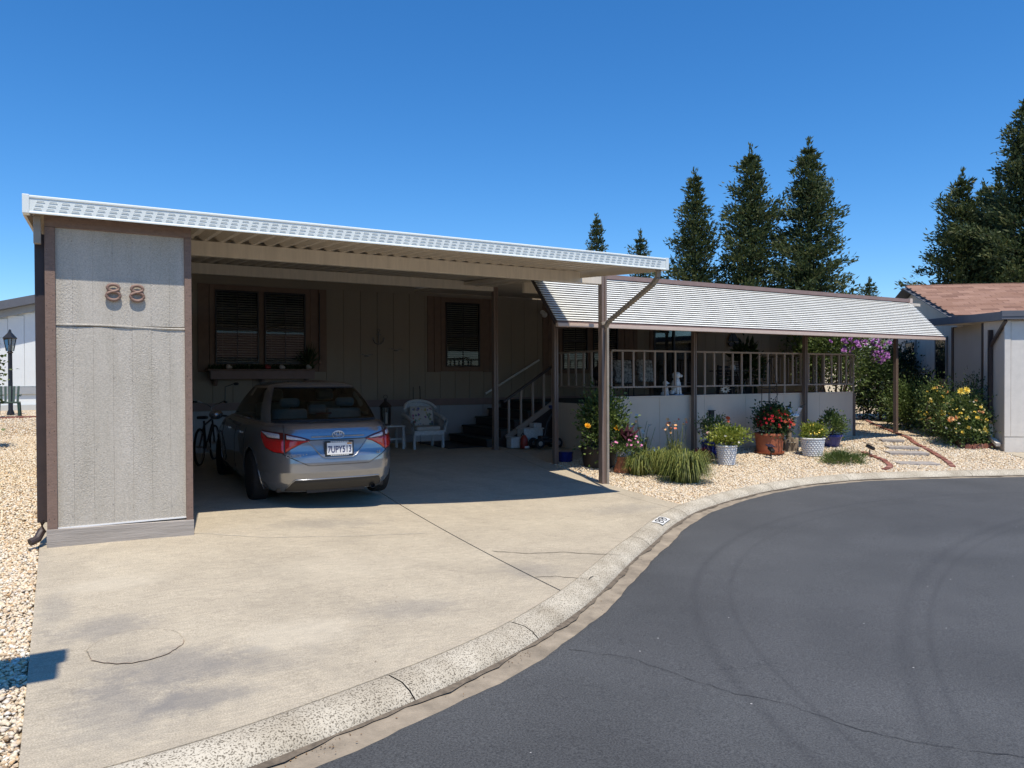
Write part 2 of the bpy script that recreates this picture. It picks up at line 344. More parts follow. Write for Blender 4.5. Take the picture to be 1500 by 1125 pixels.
        a = (*a[:4], a[4] * (.85 if a[5] == G else .6), a[5]); col = stain(*a, col)
    L(col, b.inputs["Base Color"])
    bp = N("ShaderNodeBump"); bp.inputs["Strength"].default_value = .35; bp.inputs["Distance"].default_value = .006; L(n3.outputs[0], bp.inputs["Height"]); L(bp.outputs[0], b.inputs["Normal"])
    return m
def aggregate_material():
    m, nt, b = _nodes('exposed white aggregate'); N = nt.nodes.new; L = nt.links.new
    b.inputs["Roughness"].default_value = 0.85; b.inputs["Specular IOR Level"].default_value = .25
    tc = N("ShaderNodeTexCoord"); P = tc.outputs["Object"]
    n1 = N("ShaderNodeTexNoise"); n1.inputs["Scale"].default_value = 2.5; n1.inputs["Detail"].default_value = 5; L(P, n1.inputs["Vector"])
    r1 = N("ShaderNodeValToRGB"); e = r1.color_ramp.elements; e[0].position = .3; e[0].color = (.42, .37, .28, 1); e[1].position = .7; e[1].color = (.64, .585, .465, 1); L(n1.outputs[0], r1.inputs[0])
    v = N("ShaderNodeTexNoise"); v.inputs["Scale"].default_value = 105; v.inputs["Detail"].default_value = 2; L(P, v.inputs["Vector"])
    r2 = N("ShaderNodeValToRGB"); e = r2.color_ramp.elements; e[0].position = .36; e[0].color = (.20, .18, .16, 1); e[1].position = .50; e[1].color = (1, 1, 1, 1); L(v.outputs[0], r2.inputs[0])
    mul = N("ShaderNodeMix"); mul.data_type = 'RGBA'; mul.blend_type = 'MULTIPLY'; mul.inputs[0].default_value = .9; L(r1.outputs[0], mul.inputs[6]); L(r2.outputs[0], mul.inputs[7])
    L(mul.outputs[2], b.inputs["Base Color"])
    bp = N("ShaderNodeBump"); bp.inputs["Strength"].default_value = .6; bp.inputs["Distance"].default_value = .01; L(v.outputs[0], bp.inputs["Height"]); L(bp.outputs[0], b.inputs["Normal"])
    return m
M['asphalt'] = asphalt_material(); M['concrete'] = concrete_material(); M['aggregate'] = aggregate_material()
M['gutter'] = mat('silty gutter concrete', (0.285, 0.237, 0.172), 0.9, var=0.34, scale=5, bump=0.5, bscale=70, detail=8)
M['dark_joint'] = mat('dark joint', (0.12, 0.10, 0.08), 0.9, var=0.3, scale=20)
M['crack'] = mat('crack dirt', (0.10, 0.085, 0.06), 0.9, var=0.3, scale=20)
M['far'] = mat('dry ground', (0.30, 0.26, 0.20), 0.95, var=0.2, scale=.2)

def structure(o): o['kind'] = 'structure'; return o
# wide ground to the horizon
g = MB(); g.add([(1200 * math.cos(2 * math.pi * k / 48), 1200 * math.sin(2 * math.pi * k / 48), -.62) for k in range(48)], [tuple(range(48))]); structure(g.build('ground', M['far']))
# gravel bed under the loose stones
bed_mat = mat('gravel bed', (0.50, 0.40, 0.27), 0.95, var=0.35, scale=45, bump=1.0, bscale=70, bdist=.02)
TT = [0, .012, .03, .06, .1, .15, .22, .3, .4, .55, .75, 1.0]
def yard_fn(u, v):
    x = -14 + 48 * u; y0 = yc(x) + .004; i = v * (len(TT) - 1); k = min(int(i), len(TT) - 2); t = TT[k] + (TT[k + 1] - TT[k]) * (i - k)
    y = y0 + t * (48 - y0); return (x, y, gz(x, y) - .025)
g = MB().grid(yard_fn, 220, 33); structure(g.build('gravel_bed', bed_mat, smooth=180))

# curb, gutter pan, road --------------------------------------------------
def curb_frame(x):
    s = (yc(x + .05) - yc(x - .05)) / .1; n = Vector((s, -1, 0)).normalized()          # towards the road
    return Vector((x, yc(x), zc(x))), n
CX = np.concatenate([np.linspace(-6, 0, 13)[:-1], np.linspace(0, 10, 90)[:-1], np.linspace(10, 22, 60)])
def cprof(x, d, dz):
    p, n = curb_frame(x); q = p + n * d; return (q.x, q.y, q.z + dz)
def wob(x, a, s): return a * (math.sin(x * 5.1 + s) * .5 + math.sin(x * 13.7 + 2 * s) * .3 + math.sin(x * 31 + s) * .2)
def strip(name, rows, m, x0, x1, parent=None, n=None, smooth=50):
    """lofted strip along the curb between two places; rows of (offset, height)"""
    n = n or max(3, int((x1 - x0) / .11)); b = MB()
    def fn(u, v):
        x = x0 + (x1 - x0) * u; k = int(round(v * (len(rows) - 1))); d, dz = rows[k]
        return cprof(x, d, dz)
    b.grid(fn, n, len(rows) - 1)
    return b.build(name, m, parent, smooth=smooth)
curb = bpy.data.objects.new('curb', None); C.objects.link(curb); structure(curb)
joints = [-6, -1.2, 1.5, 2.63, 5.52, 7.2, 8.3, 10.2, 12.4, 15.0, 18.5, 22]
for i in range(len(joints) - 1):
    strip('curb_section', [(-.012, -.12), (-.012, .008), (.012, .016), (.12, .004), (.185, -.028), (.235, -.075), (.24, -.2)], M['aggregate'], joints[i] + .005, joints[i + 1] - .005, curb)
strip('curb_joint_filler', [(-.004, -.02), (.02, -.0), (.12, -.012), (.18, -.045), (.236, -.09), (.24, -.2)], M['dark_joint'], -6, 22, curb)
pn = MB().grid(lambda u, v: Vector(cprof(6.28 + .34 * u, .03 + .15 * v, .0185 - .045 * max(0, v - .55) - .004 * v)), 12, 6)
num = pn.build('painted_number_patch', mat('worn white paint', (.66, .66, .62), .8, var=.2, scale=25), curb)
for k in range(2):
    for dz, rv in ((-.16, .17), (.17, .2)):
        P = []
        for j in range(17):
            t = 2 * math.pi * j / 16; u = .30 + .40 * k + .13 * math.cos(t); v = .5 - dz * -1 + rv * math.sin(t); P.append(Vector(cprof(6.28 + .34 * u, .03 + .15 * v, .0215 - .045 * max(0, v - .55) - .004 * v)))
        MB().tube(P[:-1], .006, 4, closed=True).build('painted_numeral', M['black'], num)
sil = MB()
def sil_fn(u, v):
    x = -6 + 28 * u; d = .222 + (.045 + wob(x, .03, 5)) * v; return cprof(x, d, -.070 - .004 * v)
sil.grid(sil_fn, 400, 2); sil.build('silt_line', mat('dark silt', (.15, .12, .085), .95, var=.5, scale=18, bump=.5, bscale=90, detail=8), curb, smooth=180)
gut = MB()
def gut_fn(u, v):
    x = -6 + 28 * u; wd = .2 - .05 * ss((x - 7) / 3); d = .225 + (wd + wob(x, .025, 1)) * v
    return cprof(x, d, -.078 - .022 * v + .004 * math.sin(x * 40) * v)
gut.grid(gut_fn, 320, 3); structure(gut.build('gutter_pan', M['gutter'], smooth=180))
def road_fn(u, v):
    x = -6 + 28 * u; p, n = curb_frame(x); wd = .2 - .05 * ss((x - 7) / 3); d0 = .225 + wd - .02 + wob(x, .016, 3)
    e = Vector(cprof(x, d0, -.092)); c = Vector((6 + (x - 6) * .8, -9, -.10)); t = v ** 2.2
    q = e.lerp(c, t); q.z = e.z + (c.z - e.z) * ss(t * 1.3) * .6 + .012 * min(1, v * 12)
    return q
g = MB().grid(road_fn, 320, 26); road = structure(g.build('road', M['asphalt'], smooth=180))
# cracks in the asphalt: thin opened lines
def crack(name, pts, wd, m, parent, zf, jit=.02, seed=1, dz=.004):
    rr = random.Random(seed); P = []
    for a, b in zip(pts[:-1], pts[1:]):
        n = max(2, int(math.hypot(b[0] - a[0], b[1] - a[1]) / .06))
        for k in range(n): t = k / n; P.append((a[0] + (b[0] - a[0]) * t + rr.uniform(-jit, jit), a[1] + (b[1] - a[1]) * t + rr.uniform(-jit, jit)))
    P.append(pts[-1]); b = MB(); vs = []
    for i, (x, y) in enumerate(P):
        a, c = P[max(0, i - 1)], P[min(len(P) - 1, i + 1)]; d = Vector((c[0] - a[0], c[1] - a[1], 0)).normalized(); nx, ny = -d.y, d.x; h = wd * rr.uniform(.35, 1) / 2
        vs += [(x + nx * h, y + ny * h, zf(x + nx * h, y + ny * h) + dz), (x - nx * h, y - ny * h, zf(x - nx * h, y - ny * h) + dz)]
    b.add(vs, [(2 * i, 2 * i + 1, 2 * i + 3, 2 * i + 2) for i in range(len(P) - 1)])
    return b.build(name, m, parent)
from mathutils.bvhtree import BVHTree
_rb = BVHTree.FromPolygons([Vector(v) for v in g.v], g.f)
def roadz(x, y):
    h = _rb.ray_cast(Vector((x, y, 3)), Vector((0, 0, -1)))[0]; return h.z if h else -.2
M['tar_crack'] = mat('open asphalt crack', (0.022, 0.022, 0.022), 0.9, var=0)
crack('crack', [(2.83, 4.15), (3.12, 3.85), (3.2, 3.45), (3.3, 3.09), (3.46, 2.89), (3.52, 2.46), (3.76, 2.1), (3.98, 1.89), (4.3, 1.6)], .006, M['tar_crack'], road, roadz, .014, 5)
crack('crack', [(3.25, 3.55), (3.6, 3.4), (3.95, 3.35)], .003, M['tar_crack'], road, roadz, .01, 9)

# driveway slabs ---------------------------------------------------------------
driveway = bpy.data.objects.new('driveway', None); C.objects.link(driveway); structure(driveway)
def dl(t): return -.26 - .36 * t
def dj(t): return 3.46 + .6 * t
def dr(t): return 7.56 + .78 * t
def slab_fn(xa, xb):
    def fn(u, v):
        v2 = v ** 1.25; xl, xr = xa(v2), xb(v2); x = xl + (xr - xl) * u
        y0 = yc(x) + .016; y = y0 + (16.9 - y0) * v2; return (x, y, gz(x, y) + .012)
    return fn
def slab(xa, xb, nu=48, nv=70):
    fn = slab_fn(xa, xb); b = MB().grid(fn, nu, nv)
    edge = [fn(0, j / nv) for j in range(nv + 1)]; k = len(b.v); n = len(edge)
    for e in (edge, [fn(1, j / nv) for j in range(nv + 1)], [fn(i / nu, 0) for i in range(nu + 1)]):
        b.add([p for q in e for p in (q, (q[0], q[1], q[2] - .12))], [(2 * i, 2 * i + 1, 2 * i + 3, 2 * i + 2) for i in range(len(e) - 1)])
    return b.build('concrete_slab', M['concrete'], driveway, smooth=30)
slab(dl, lambda t: dj(t) - .009); slab(lambda t: dj(t) + .009, lambda t: dr(t) - .33); 
# narrow strip past the last tooled joint on the gravel side
slab(lambda t: dr(t) - .322, dr, 8, 70)
def drz(x, y): return gz(x, y) + .012
def q2(px): return px
crack('crack', [(3.62, 6.72), (3.95, 6.5), (4.3, 6.47), (4.6, 6.25), (4.82, 6.1)], .016, M['crack'], driveway, drz, .012, 2)
crack('crack', [(3.5, 5.66), (3.7, 5.62), (3.9, 5.42), (4.02, 5.5)], .014, M['crack'], driveway, drz, .012, 3)
M['pale_fill'] = mat('pale crack repair', (.52, .47, .37), .9, var=.15, scale=15)
crack('crack_repair', [(.98, 8.35), (1.6, 7.9), (2.3, 7.75), (3.3, 7.7)], .022, M['pale_fill'], driveway, drz, .012, 4, dz=.003)
# round patch with a chipped reddish rim
pz = drz(.3, 5.15)
def pz2(x, y): return drz(x, y)
b = MB(); n = 40; cx0, cy0 = .27, 5.24
ring = [(cx0 + .27 * math.cos(2 * math.pi * k / n) * (1 + .03 * math.sin(5 * k)), cy0 + .30 * math.sin(2 * math.pi * k / n) * (1 + .03 * math.cos(3 * k))) for k in range(n)]
b.add([(x, y, drz(x, y) + .005) for x, y in ring] + [(cx0, cy0, drz(cx0, cy0) + .006)], [(k, (k + 1) % n, n) for k in range(n)])
b.build('round_patch', M['concrete'], driveway)
crack('rim_crack', [ring[k % n] for k in range(22, 40)], .0045, mat('rusty rim', (.31, .21, .145), .9, var=.35, scale=25), driveway, drz, .004, 6, dz=.007)
crack('rim_crack', [ring[k % n] for k in range(0, 23)], .004, mat('faint rim', (.25, .21, .15), .9, var=.3), driveway, drz, .004, 8, dz=.007)

# dry litter caught in the gutter and on the drive
rgl = np.random.default_rng(77); P = []; D = []
for x in np.concatenate([rgl.uniform(-1, 3.2, 60), rgl.uniform(3.2, 9, 50), rgl.normal(.9, .12, 34), rgl.normal(2.4, .1, 16)]):
    q = cprof(float(x), float(.25 + abs(rgl.normal(0, .05))), -.082); P.append(q); D.append((rgl.normal(), rgl.normal(), abs(rgl.normal(0, .25))))
for _ in range(70):
    x, y = rgl.uniform(-.1, 7), rgl.uniform(4, 10)
    if y > yc(x) + .1: P.append((x, y, drz(x, y) + .003)); D.append((rgl.normal(), rgl.normal(), .1))
P = np.array(P); D = np.array(D); D /= np.linalg.norm(D, axis=1, keepdims=True); S_ = np.cross(D, [0, 0, 1.0]); S_ /= np.linalg.norm(S_, axis=1, keepdims=True); l_ = rgl.uniform(.005, .015, len(P))[:, None]
V_ = np.stack([P, P + D * l_ * .5 + S_ * l_ * .35 + [0, 0, .002], P + D * l_, P + D * l_ * .5 - S_ * l_ * .35 + [0, 0, .002]], 1).reshape(-1, 3)
k_ = np.arange(len(P))[:, None] * 4
lit = bpy.data.objects.new('leaf_litter', raw_mesh('leaf_litter', V_, k_ + np.array([[0, 1, 2, 3]]), island_mat('dry litter', [(.16, .10, .05), (.28, .16, .07), (.12, .08, .05), (.34, .24, .13)], .9))); C.objects.link(lit); lit['kind'] = 'stuff'

# loose stones -----------------------------------------------------------------
stone_mat = island_mat('gravel stones', [(.68, .56, .38), (.76, .66, .48), (.60, .40, .21), (.80, .72, .56), (.46, .33, .20), (.72, .59, .40), (.82, .77, .66), (.56, .47, .36)], .85, bump=.2)
def stones(name, regions, seed):
    rg = np.random.default_rng(seed); P = []; S = []
    for inside, (x0, x1, y0, y1), dens, s0, s1 in regions:
        n = int((x1 - x0) * (y1 - y0) * dens); xs = rg.uniform(x0, x1, n); ys = rg.uniform(y0, y1, n)
        k = np.array([inside(x, y) for x, y in zip(xs, ys)], bool); P.append(np.stack([xs[k], ys[k]], 1)); S.append(rg.uniform(s0, s1, k.sum()))
    P = np.concatenate(P); S = np.concatenate(S); n = len(P)
    Z = np.array([gz(x, y) for x, y in P])
    base = np.array([(1, 0, 0), (-1, 0, 0), (0, 1, 0), (0, -1, 0), (0, 0, 1), (0, 0, -1)], float)
    F = np.array([(0, 2, 4), (2, 1, 4), (1, 3, 4), (3, 0, 4), (2, 0, 5), (1, 2, 5), (3, 1, 5), (0, 3, 5)])
    V = base[None] * rg.uniform(.6, 1.25, (n, 6, 1)) + rg.normal(0, .16, (n, 6, 3)); V[:, :, 2] *= .62
    th = rg.uniform(0, 2 * math.pi, n); tl = rg.normal(0, .4, n); c, s = np.cos(th), np.sin(th); c2, s2 = np.cos(tl), np.sin(tl)
    y2 = V[:, :, 1] * c2[:, None] - V[:, :, 2] * s2[:, None]; z2 = V[:, :, 1] * s2[:, None] + V[:, :, 2] * c2[:, None]
    x3 = V[:, :, 0] * c[:, None] - y2 * s[:, None]; y3 = V[:, :, 0] * s[:, None] + y2 * c[:, None]
    V = np.stack([x3, y3, z2], 2) * S[:, None, None]; V[:, :, 0] += P[:, 0, None]; V[:, :, 1] += P[:, 1, None]; V[:, :, 2] += (Z - .008)[:, None] + rg.uniform(-.006, .012, n)[:, None]
    Fa = (F[None] + (np.arange(n) * 6)[:, None, None]).reshape(-1, 3)
    o = bpy.data.objects.new(name, raw_mesh(name, V.reshape(-1, 3), Fa, stone_mat)); C.objects.link(o); o['kind'] = 'stuff'; return o
_ybx = np.linspace(-14, 34, 961); _yby = np.array([yc(x) for x in _ybx])
def behind(x, y): return y > np.interp(x, _ybx, _yby) + .02
def tdrive(x, y): y0 = np.interp(x, _ybx, _yby); return max(0, min(1, (y - y0) / (16.9 - y0)))
def left_side(x, y): return behind(x, y) and x < dl(tdrive(x, y)) - .004 + .02 * math.sin(y * 9) * math.sin(y * 23)
def right_side(x, y): return behind(x, y) and x > dr(tdrive(x, y)) + .004 + .02 * math.sin(y * 9) * math.sin(y * 23) and not (y > 12.38 and x < 17.5) and not ((x - 18.5) * .79 - (y - 9.2) * .61 > -.1)
gl = stones('gravel', [(left_side, (-.95, -.2, 3.3, 9), 4200, .009, .024), (left_side, (-2.2, -.2, 9, 20), 1500, .012, .026), (left_side, (-4, -.4, 20, 31), 300, .016, .03)], 3)
gr = stones('gravel', [(right_side, (7.4, 12.5, 7.8, 12.5), 2300, .011, .024), (right_side, (12.5, 19, 7, 13), 1500, .012, .027), (right_side, (16.5, 30, 12.3, 24), 350, .016, .032)], 4)

def panel_material():
    m, nt, b = _nodes('thick peeling greige paint'); N = nt.nodes.new; L = nt.links.new
    b.inputs["Roughness"].default_value = .8; b.inputs["Specular IOR Level"].default_value = .35
    tc = N("ShaderNodeTexCoord"); mp = N("ShaderNodeMapping"); mp.inputs["Scale"].default_value = (3.2, 3.2, .55); L(tc.outputs["Object"], mp.inputs[0])
    n1 = N("ShaderNodeTexNoise"); n1.inputs["Scale"].default_value = 1.6; n1.inputs["Detail"].default_value = 7; L(mp.outputs[0], n1.inputs["Vector"])
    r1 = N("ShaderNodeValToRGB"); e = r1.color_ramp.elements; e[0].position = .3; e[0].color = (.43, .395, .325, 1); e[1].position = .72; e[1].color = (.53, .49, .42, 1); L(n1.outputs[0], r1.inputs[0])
    ng = N("ShaderNodeTexNoise"); ng.inputs["Scale"].default_value = 110; ng.inputs["Detail"].default_value = 3; mg = N("ShaderNodeMapping"); mg.inputs["Scale"].default_value = (.7, 1, 1.5); L(tc.outputs["Object"], mg.inputs[0]); L(mg.outputs[0], ng.inputs["Vector"])
    rg_ = N("ShaderNodeValToRGB"); e = rg_.color_ramp.elements; e[0].position = .34; e[0].color = (.80, .80, .80, 1); e[1].position = .66; e[1].color = (1.14, 1.14, 1.14, 1); L(ng.outputs[0], rg_.inputs[0])
    mxg = N("ShaderNodeMix"); mxg.data_type = 'RGBA'; mxg.blend_type = 'MULTIPLY'; mxg.inputs[0].default_value = 1; L(r1.outputs[0], mxg.inputs[6]); L(rg_.outputs[0], mxg.inputs[7]); L(mxg.outputs[2], b.inputs["Base Color"])
    # rough weathered streaks between smoother painted streaks
    n2 = N("ShaderNodeTexNoise"); n2.inputs["Scale"].default_value = 75; n2.inputs["Detail"].default_value = 4
    m2 = N("ShaderNodeMapping"); m2.inputs["Scale"].default_value = (1, 1, .8); L(tc.outputs["Object"], m2.inputs[0]); L(m2.outputs[0], n2.inputs["Vector"])
    n3 = N("ShaderNodeTexNoise"); n3.inputs["Scale"].default_value = 2.0; n3.inputs["Detail"].default_value = 5; L(mp.outputs[0], n3.inputs["Vector"])
    r3 = N("ShaderNodeValToRGB"); e = r3.color_ramp.elements; e[0].position = .42; e[0].color = (.12, .12, .12, 1); e[1].position = .60; e[1].color = (1, 1, 1, 1); L(n3.outputs[0], r3.inputs[0])
    mu = N("ShaderNodeMath"); mu.operation = 'MULTIPLY'; L(n2.outputs[0], mu.inputs[0]); L(r3.outputs[0], mu.inputs[1])
    bp = N("ShaderNodeBump"); bp.inputs["Strength"].default_value = .65; bp.inputs["Distance"].default_value = .012; L(mu.outputs[0], bp.inputs["Height"]); L(bp.outputs[0], b.inputs["Normal"])
    return m
# ================================================================== STORAGE SHED (front panel with the house number)
SX0, SX1, SY = -.32, .96, 8.29
zg = gz(.3, SY) - .02
shed = thing('storage_shed', 'tall narrow greige storage shed with brown corner boards at the left end of the carport', 'shed', (.32, 9.2, 0))
M['panel'] = panel_material()
b = MB().box(SX0 + .01, SY + .027, zg, SX1 - .01, 16.7, 3.12); b.build('wall', M['siding'], shed)
gx = [-.225, -.128, .014, .157, .30, .445, .587, .70, .785, .892]
gx = [-.235, -.10, .055, .205, .36, .505, .66, .79, .90]
gx = [-.235, -.095, .075, .245, .415, .585, .755, .895]
for i in range(len(gx) - 1):
    g0 = .0003
    MB().box(gx[i] + g0, SY + .008, 2.115, gx[i + 1] - g0, SY + .034, 3.11).build('siding_plank', M['panel'], shed, bevel=.0012)
    MB().box(gx[i] + g0, SY + .004 + .0015 * (i % 2), zg + .2, gx[i + 1] - g0, SY + .034, 2.095).build('siding_plank', M['panel'], shed, bevel=.0012)
b = MB(); pts = [(x, SY + .004 + .003 * math.sin(x * 14), 2.105 + .006 * math.sin(x * 5 + 1) - .01 * (x - .3)) for x in np.linspace(-.235, .895, 24)]
b.tube(pts, .012, 6); b.build('seam_strip', M['panel'], shed, smooth=60)
for x0, x1 in ((SX0, -.235), (.895, SX1)):
    MB().box(x0, SY - .022, zg + .17, x1, SY + .034, 3.03).build('corner_board', M['trim'], shed, bevel=.004)
MB().box(SX0, SY - .020, 3.032, SX1, SY + .034, 3.14).build('top_board', M['trim'], shed, bevel=.004)
bb = MB(); bb.extrude([(SX0 - .005, zg), (SX1 + .005, zg + .012), (SX1 + .005, zg + .175), (SX0 - .005, zg + .205)], (0, SY - .034, 0), (1, 0, 0), (0, 0, 1), (0, .04, 0)); bb.build('base_board', M['base_board'], shed, bevel=.004)
b = MB(); b.box(-.235, SY - .004, zg + .197, .895, SY + .02, zg + .212); b.build('caulk_line', M['white'], shed)
nl = MB(); rr = random.Random(8)
for x0 in (SX0 + .02, SX0 + .065, .915, .945):
    z = zg + .3
    while z < 3.0: nl.lathe([(.004, SY - .0235), (.0, SY - .0245)], 6, (x0 + rr.uniform(-.006, .006), 0, z), 'y'); z += rr.uniform(.16, .34)
for x0 in gx[1:-1]:
    for z in (zg + .3, 1.0, 1.6, 2.05, 2.2, 2.9): nl.lathe([(.0035, SY + .001), (.0, SY - .0005)], 6, (x0 + rr.uniform(-.02, .02), 0, z + rr.uniform(-.1, .1)), 'y')
nl.build('nail_heads', M['dark_brown'], shed, kind='stuff')
def numeral8(cx, cz, h):
    b = MB()
    for (dz, rx, rz) in ((h * .26, h * .30, h * .20), (-h * .21, h * .35, h * .25)):
        pts = []
        for k in range(28):
            t = 2 * math.pi * k / 28; pts.append((cx + rx * math.cos(t), SY - .020, cz + dz + rz * math.sin(t)))
        b.tube(pts, .0155, 8, closed=True)
    b.tube([(cx - h * .33, SY - .028, cz - h * .10), (cx - .1 * h, SY - .03, cz + .02 * h), (cx + .1 * h, SY - .03, cz + .06 * h), (cx + h * .31, SY - .028, cz + h * .18)], .011, 8)
    for dx in (h * .35, -h * .35): b.tube([(cx + dx, SY - .02, cz - h * .21), (cx + dx, SY + .012, cz - h * .21)], .004, 6)
    return b.build('house_number_8', M['copper'], shed, smooth=60)
numeral8(.25, 2.44, .165); numeral8(.46, 2.44, .165)

# ================================================================== CARPORT
car_port = thing('carport', 'flat roofed open carport with white ribbed fascia over the parked silver car', 'carport', (3.5, 12, 0))
FY, FX0, FX1 = 8.075, -.48, 7.23
def roofz(y): return 3.350 + (y - 10.25) * .07
# ribbed fascia / front gutter
b = MB(); prof = [(0, 0), (.014, 0), (.014, .012), (.006, .02), (.006, .136), (.014, .144), (.014, .158), (.004, .166), (-.10, .166), (-.10, .152), (-.012, .152), (-.012, .005)]
prof = [(-a, z) for a, z in prof]
vs = [(x, FY + a, 3.106 + z) for x in (FX0 + .05, FX1 - .05) for a, z in prof]; n = len(prof)
b.add(vs, [(i, (i + 1) % n, n + (i + 1) % n, n + i) for i in range(n)]); b.build('fascia', M['white_metal'], car_port)
for x0, x1 in ((FX0, FX0 + .055), (FX1 - .055, FX1)): MB().box(x0, FY - .019, 3.103, x1, FY + .10, 3.276).build('fascia_end_cap', M['white_metal'], car_port, bevel=.004)
# three rows of pressed slots, each over a small bright lip
b = MB(); lip = MB(); rr = random.Random(3)
for r_, zz in enumerate((3.152, 3.186, 3.220)):
    x = FX0 + .09 + .012 * r_
    while x < FX1 - .14:
        b.box(x, FY - .0068, zz - .0025, x + .058, FY - .004, zz + .003); lip.box(x - .004, FY - .0105, zz - .0085, x + .062, FY - .004, zz - .0028); x += .1
b.build('pressed_slot', mat('grey rib slot', (.20, .225, .225), .7, var=0), car_port, kind='stuff'); lip.build('slot_lip', M['white_metal'], car_port, kind='stuff')
for s, x in ((0, FX0 + .012), (1, FX1 - .012)):
    b = MB(); y0, y1 = FY + .10, 16.55
    b.extrude([(y0, 3.10), (y1, roofz(y1) - .11), (y1, roofz(y1) + .06), (y0, 3.27)], (x - .012, 0, 0), (0, 1, 0), (0, 0, 1), (.024, 0, 0)); b.build('side_fascia', M['pan'], car_port)
# corrugated pans
pw = .2; tpl = [(0, .0), (.024, .0), (.088, .062), (.112, .062), (.176, .0), (.2, .0)]
b = MB(); y0, y1 = FY + .03, 16.79
vs = []
for y in (y0, y1):
    for dz in (0, .004):
        for a, z in tpl: vs.append((a, y, roofz(y) + z + dz))
n = 6; fs = []
for i in range(n - 1):
    fs += [(i, 2 * n + i, 2 * n + i + 1, i + 1), (n + i, n + i + 1, 3 * n + i + 1, 3 * n + i), (i, i + 1, n + i + 1, n + i), (2 * n + i, 3 * n + i, 3 * n + i + 1, 2 * n + i + 1)]
b.add(vs, fs); pm = b.mesh('roof_pan', M['pan'], (0, 0, 0))
k = 0
while FX0 + .03 + k * pw + pw < FX1 - .02:
    inst('roof_pan', pm, car_port, (FX0 + .03 + k * pw, 0, 0)); k += 1
for x0, x1 in ((FX0 + .014, FX0 + .10), (FX1 - .14, FX1 - .014)): MB().extrude([(FY + .06, roofz(FY + .06) + .068), (16.78, roofz(16.78) + .068), (16.78, roofz(16.78) + .072), (FY + .06, roofz(FY + .06) + .072)], (x0, 0, 0), (0, 1, 0), (0, 0, 1), (x1 - x0, 0, 0)).build('edge_light_stop', M['white_metal'], car_port)  # added strips over the pan edges, blocking slits of sun on the floor
YB1, YB2, PX = 10.25, 14.1, 7.72
MB().box(-.35, YB1 - .045, 3.16, PX - .072, YB1 + .045, 3.348).build('beam', M['beam'], car_port, bevel=.006)
MB().box(-.35, YB2 - .045, 3.43, PX - .072, YB2 + .045, 3.618).build('beam', M['beam'], car_port, bevel=.006)
def post(x, y, z0, z1, parent, s=.076, m=None):
    b = MB(); h = s / 2; q = [(-h, -h), (-.012, -h), (-.012, -h + .012), (.012, -h + .012), (.012, -h), (h, -h), (h, h), (-h, h)]
    b.extrude([(x + a, y + c) for a, c in q], (0, 0, z0), (1, 0, 0), (0, 1, 0), (0, 0, z1 - z0)); o = b.build('post', m or M['post'], parent)
    MB().box(x - h - .02, y - h - .012, z0, x + h + .05, y + h + .012, z0 + .03).build('post_foot', m or M['post'], parent, bevel=.004)
    return o
post(PX - .02, YB1, gz(PX, YB1) - .02, 3.40, car_port, .105); post(PX - .02, YB2, gz(PX, YB2) - .01, 3.64, car_port, .105)
# downspouts: left one drops beside the shed, right one slants back to the front post
b = MB(); b.beam((-.375, 8.27, 3.12), (-.375, 8.27, 2.86), .06, .07); b.build('downspout', M['downspout'], car_port, bevel=.006)
b = MB(); b.beam((-.362, 8.40, 2.97), (-.362, 8.40, .22), .085, .075); b.tube([(-.36, 8.39, .24), (-.37, 8.36, .14), (-.40, 8.30, .08), (-.46, 8.26, .06)], .038, 8); b.build('downspout', M['dark_brown'], car_port, bevel=.006)
b = MB(); p = [(7.16, 8.20, 3.12), (7.165, 8.22, 3.02), (7.20, 8.36, 2.94), (7.66, 10.02, 2.52), (7.69, 10.15, 2.44)]
for i in range(len(p) - 1): b.beam(p[i], p[i + 1], .062, .062)
b.build('downspout', M['downspout'], car_port, bevel=.006)
b = MB(); b.beam((7.752, 10.19, 2.50), (7.752, 10.19, gz(7.75, 10.2) - .01), .045, .05); b.build('downspout', M['downspout'], car_port, bevel=.005)
MB().beam((7.63, 10.19, 2.49), (7.80, 10.17, 2.52), .03, .05).build('pipe_strap', M['downspout'], car_port)

# ================================================================== HOUSE
HY, HX0, HX1 = 16.8, .3, 22.13
house = thing('mobile_home', 'long greige mobile home with brown trimmed windows behind carport and porch', 'house', (11, 19, 0))
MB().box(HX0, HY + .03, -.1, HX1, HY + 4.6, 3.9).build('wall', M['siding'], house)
MB().box(HX0 - .25, HY - .02, 3.905, HX1 + .2, HY + 5.0, 4.0).build('roof', M['dark_brown'], house)
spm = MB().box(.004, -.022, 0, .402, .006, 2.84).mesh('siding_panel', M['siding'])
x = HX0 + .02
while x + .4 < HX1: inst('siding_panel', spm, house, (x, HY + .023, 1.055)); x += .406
MB().box(HX0, HY - .02, .90, HX1, HY + .03, 1.052).build('belt_board', M['band'], house, bevel=.004)
skm = MB().box(.003, -.012, 0, 1.213, .012, .9).mesh('skirting_panel', M['skirt'])
x = HX0
while x + 1.2 < HX1: inst('skirting_panel', skm, house, (x, HY + .016, -.02)); x += 1.217
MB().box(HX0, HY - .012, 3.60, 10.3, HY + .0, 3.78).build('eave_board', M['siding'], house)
def blind(x0, x1, z0, z1, y, parent, half=None):
    b = MB(); z = z1 - .02; k = 0
    while z > z0:
        b.add([(x0, y - .012, z - .028), (x1, y - .012, z - .028), (x1, y + .012, z - .002), (x0, y + .012, z - .002)], [(0, 1, 2, 3)]); z -= .052; k += 1
    for xx in (x0 + .12, (x0 + x1) / 2, x1 - .12): b.box(xx - .002, y - .016, z0, xx + .002, y - .013, z1)
    o = b.build('blind', M['blind'], parent, kind='stuff'); return o
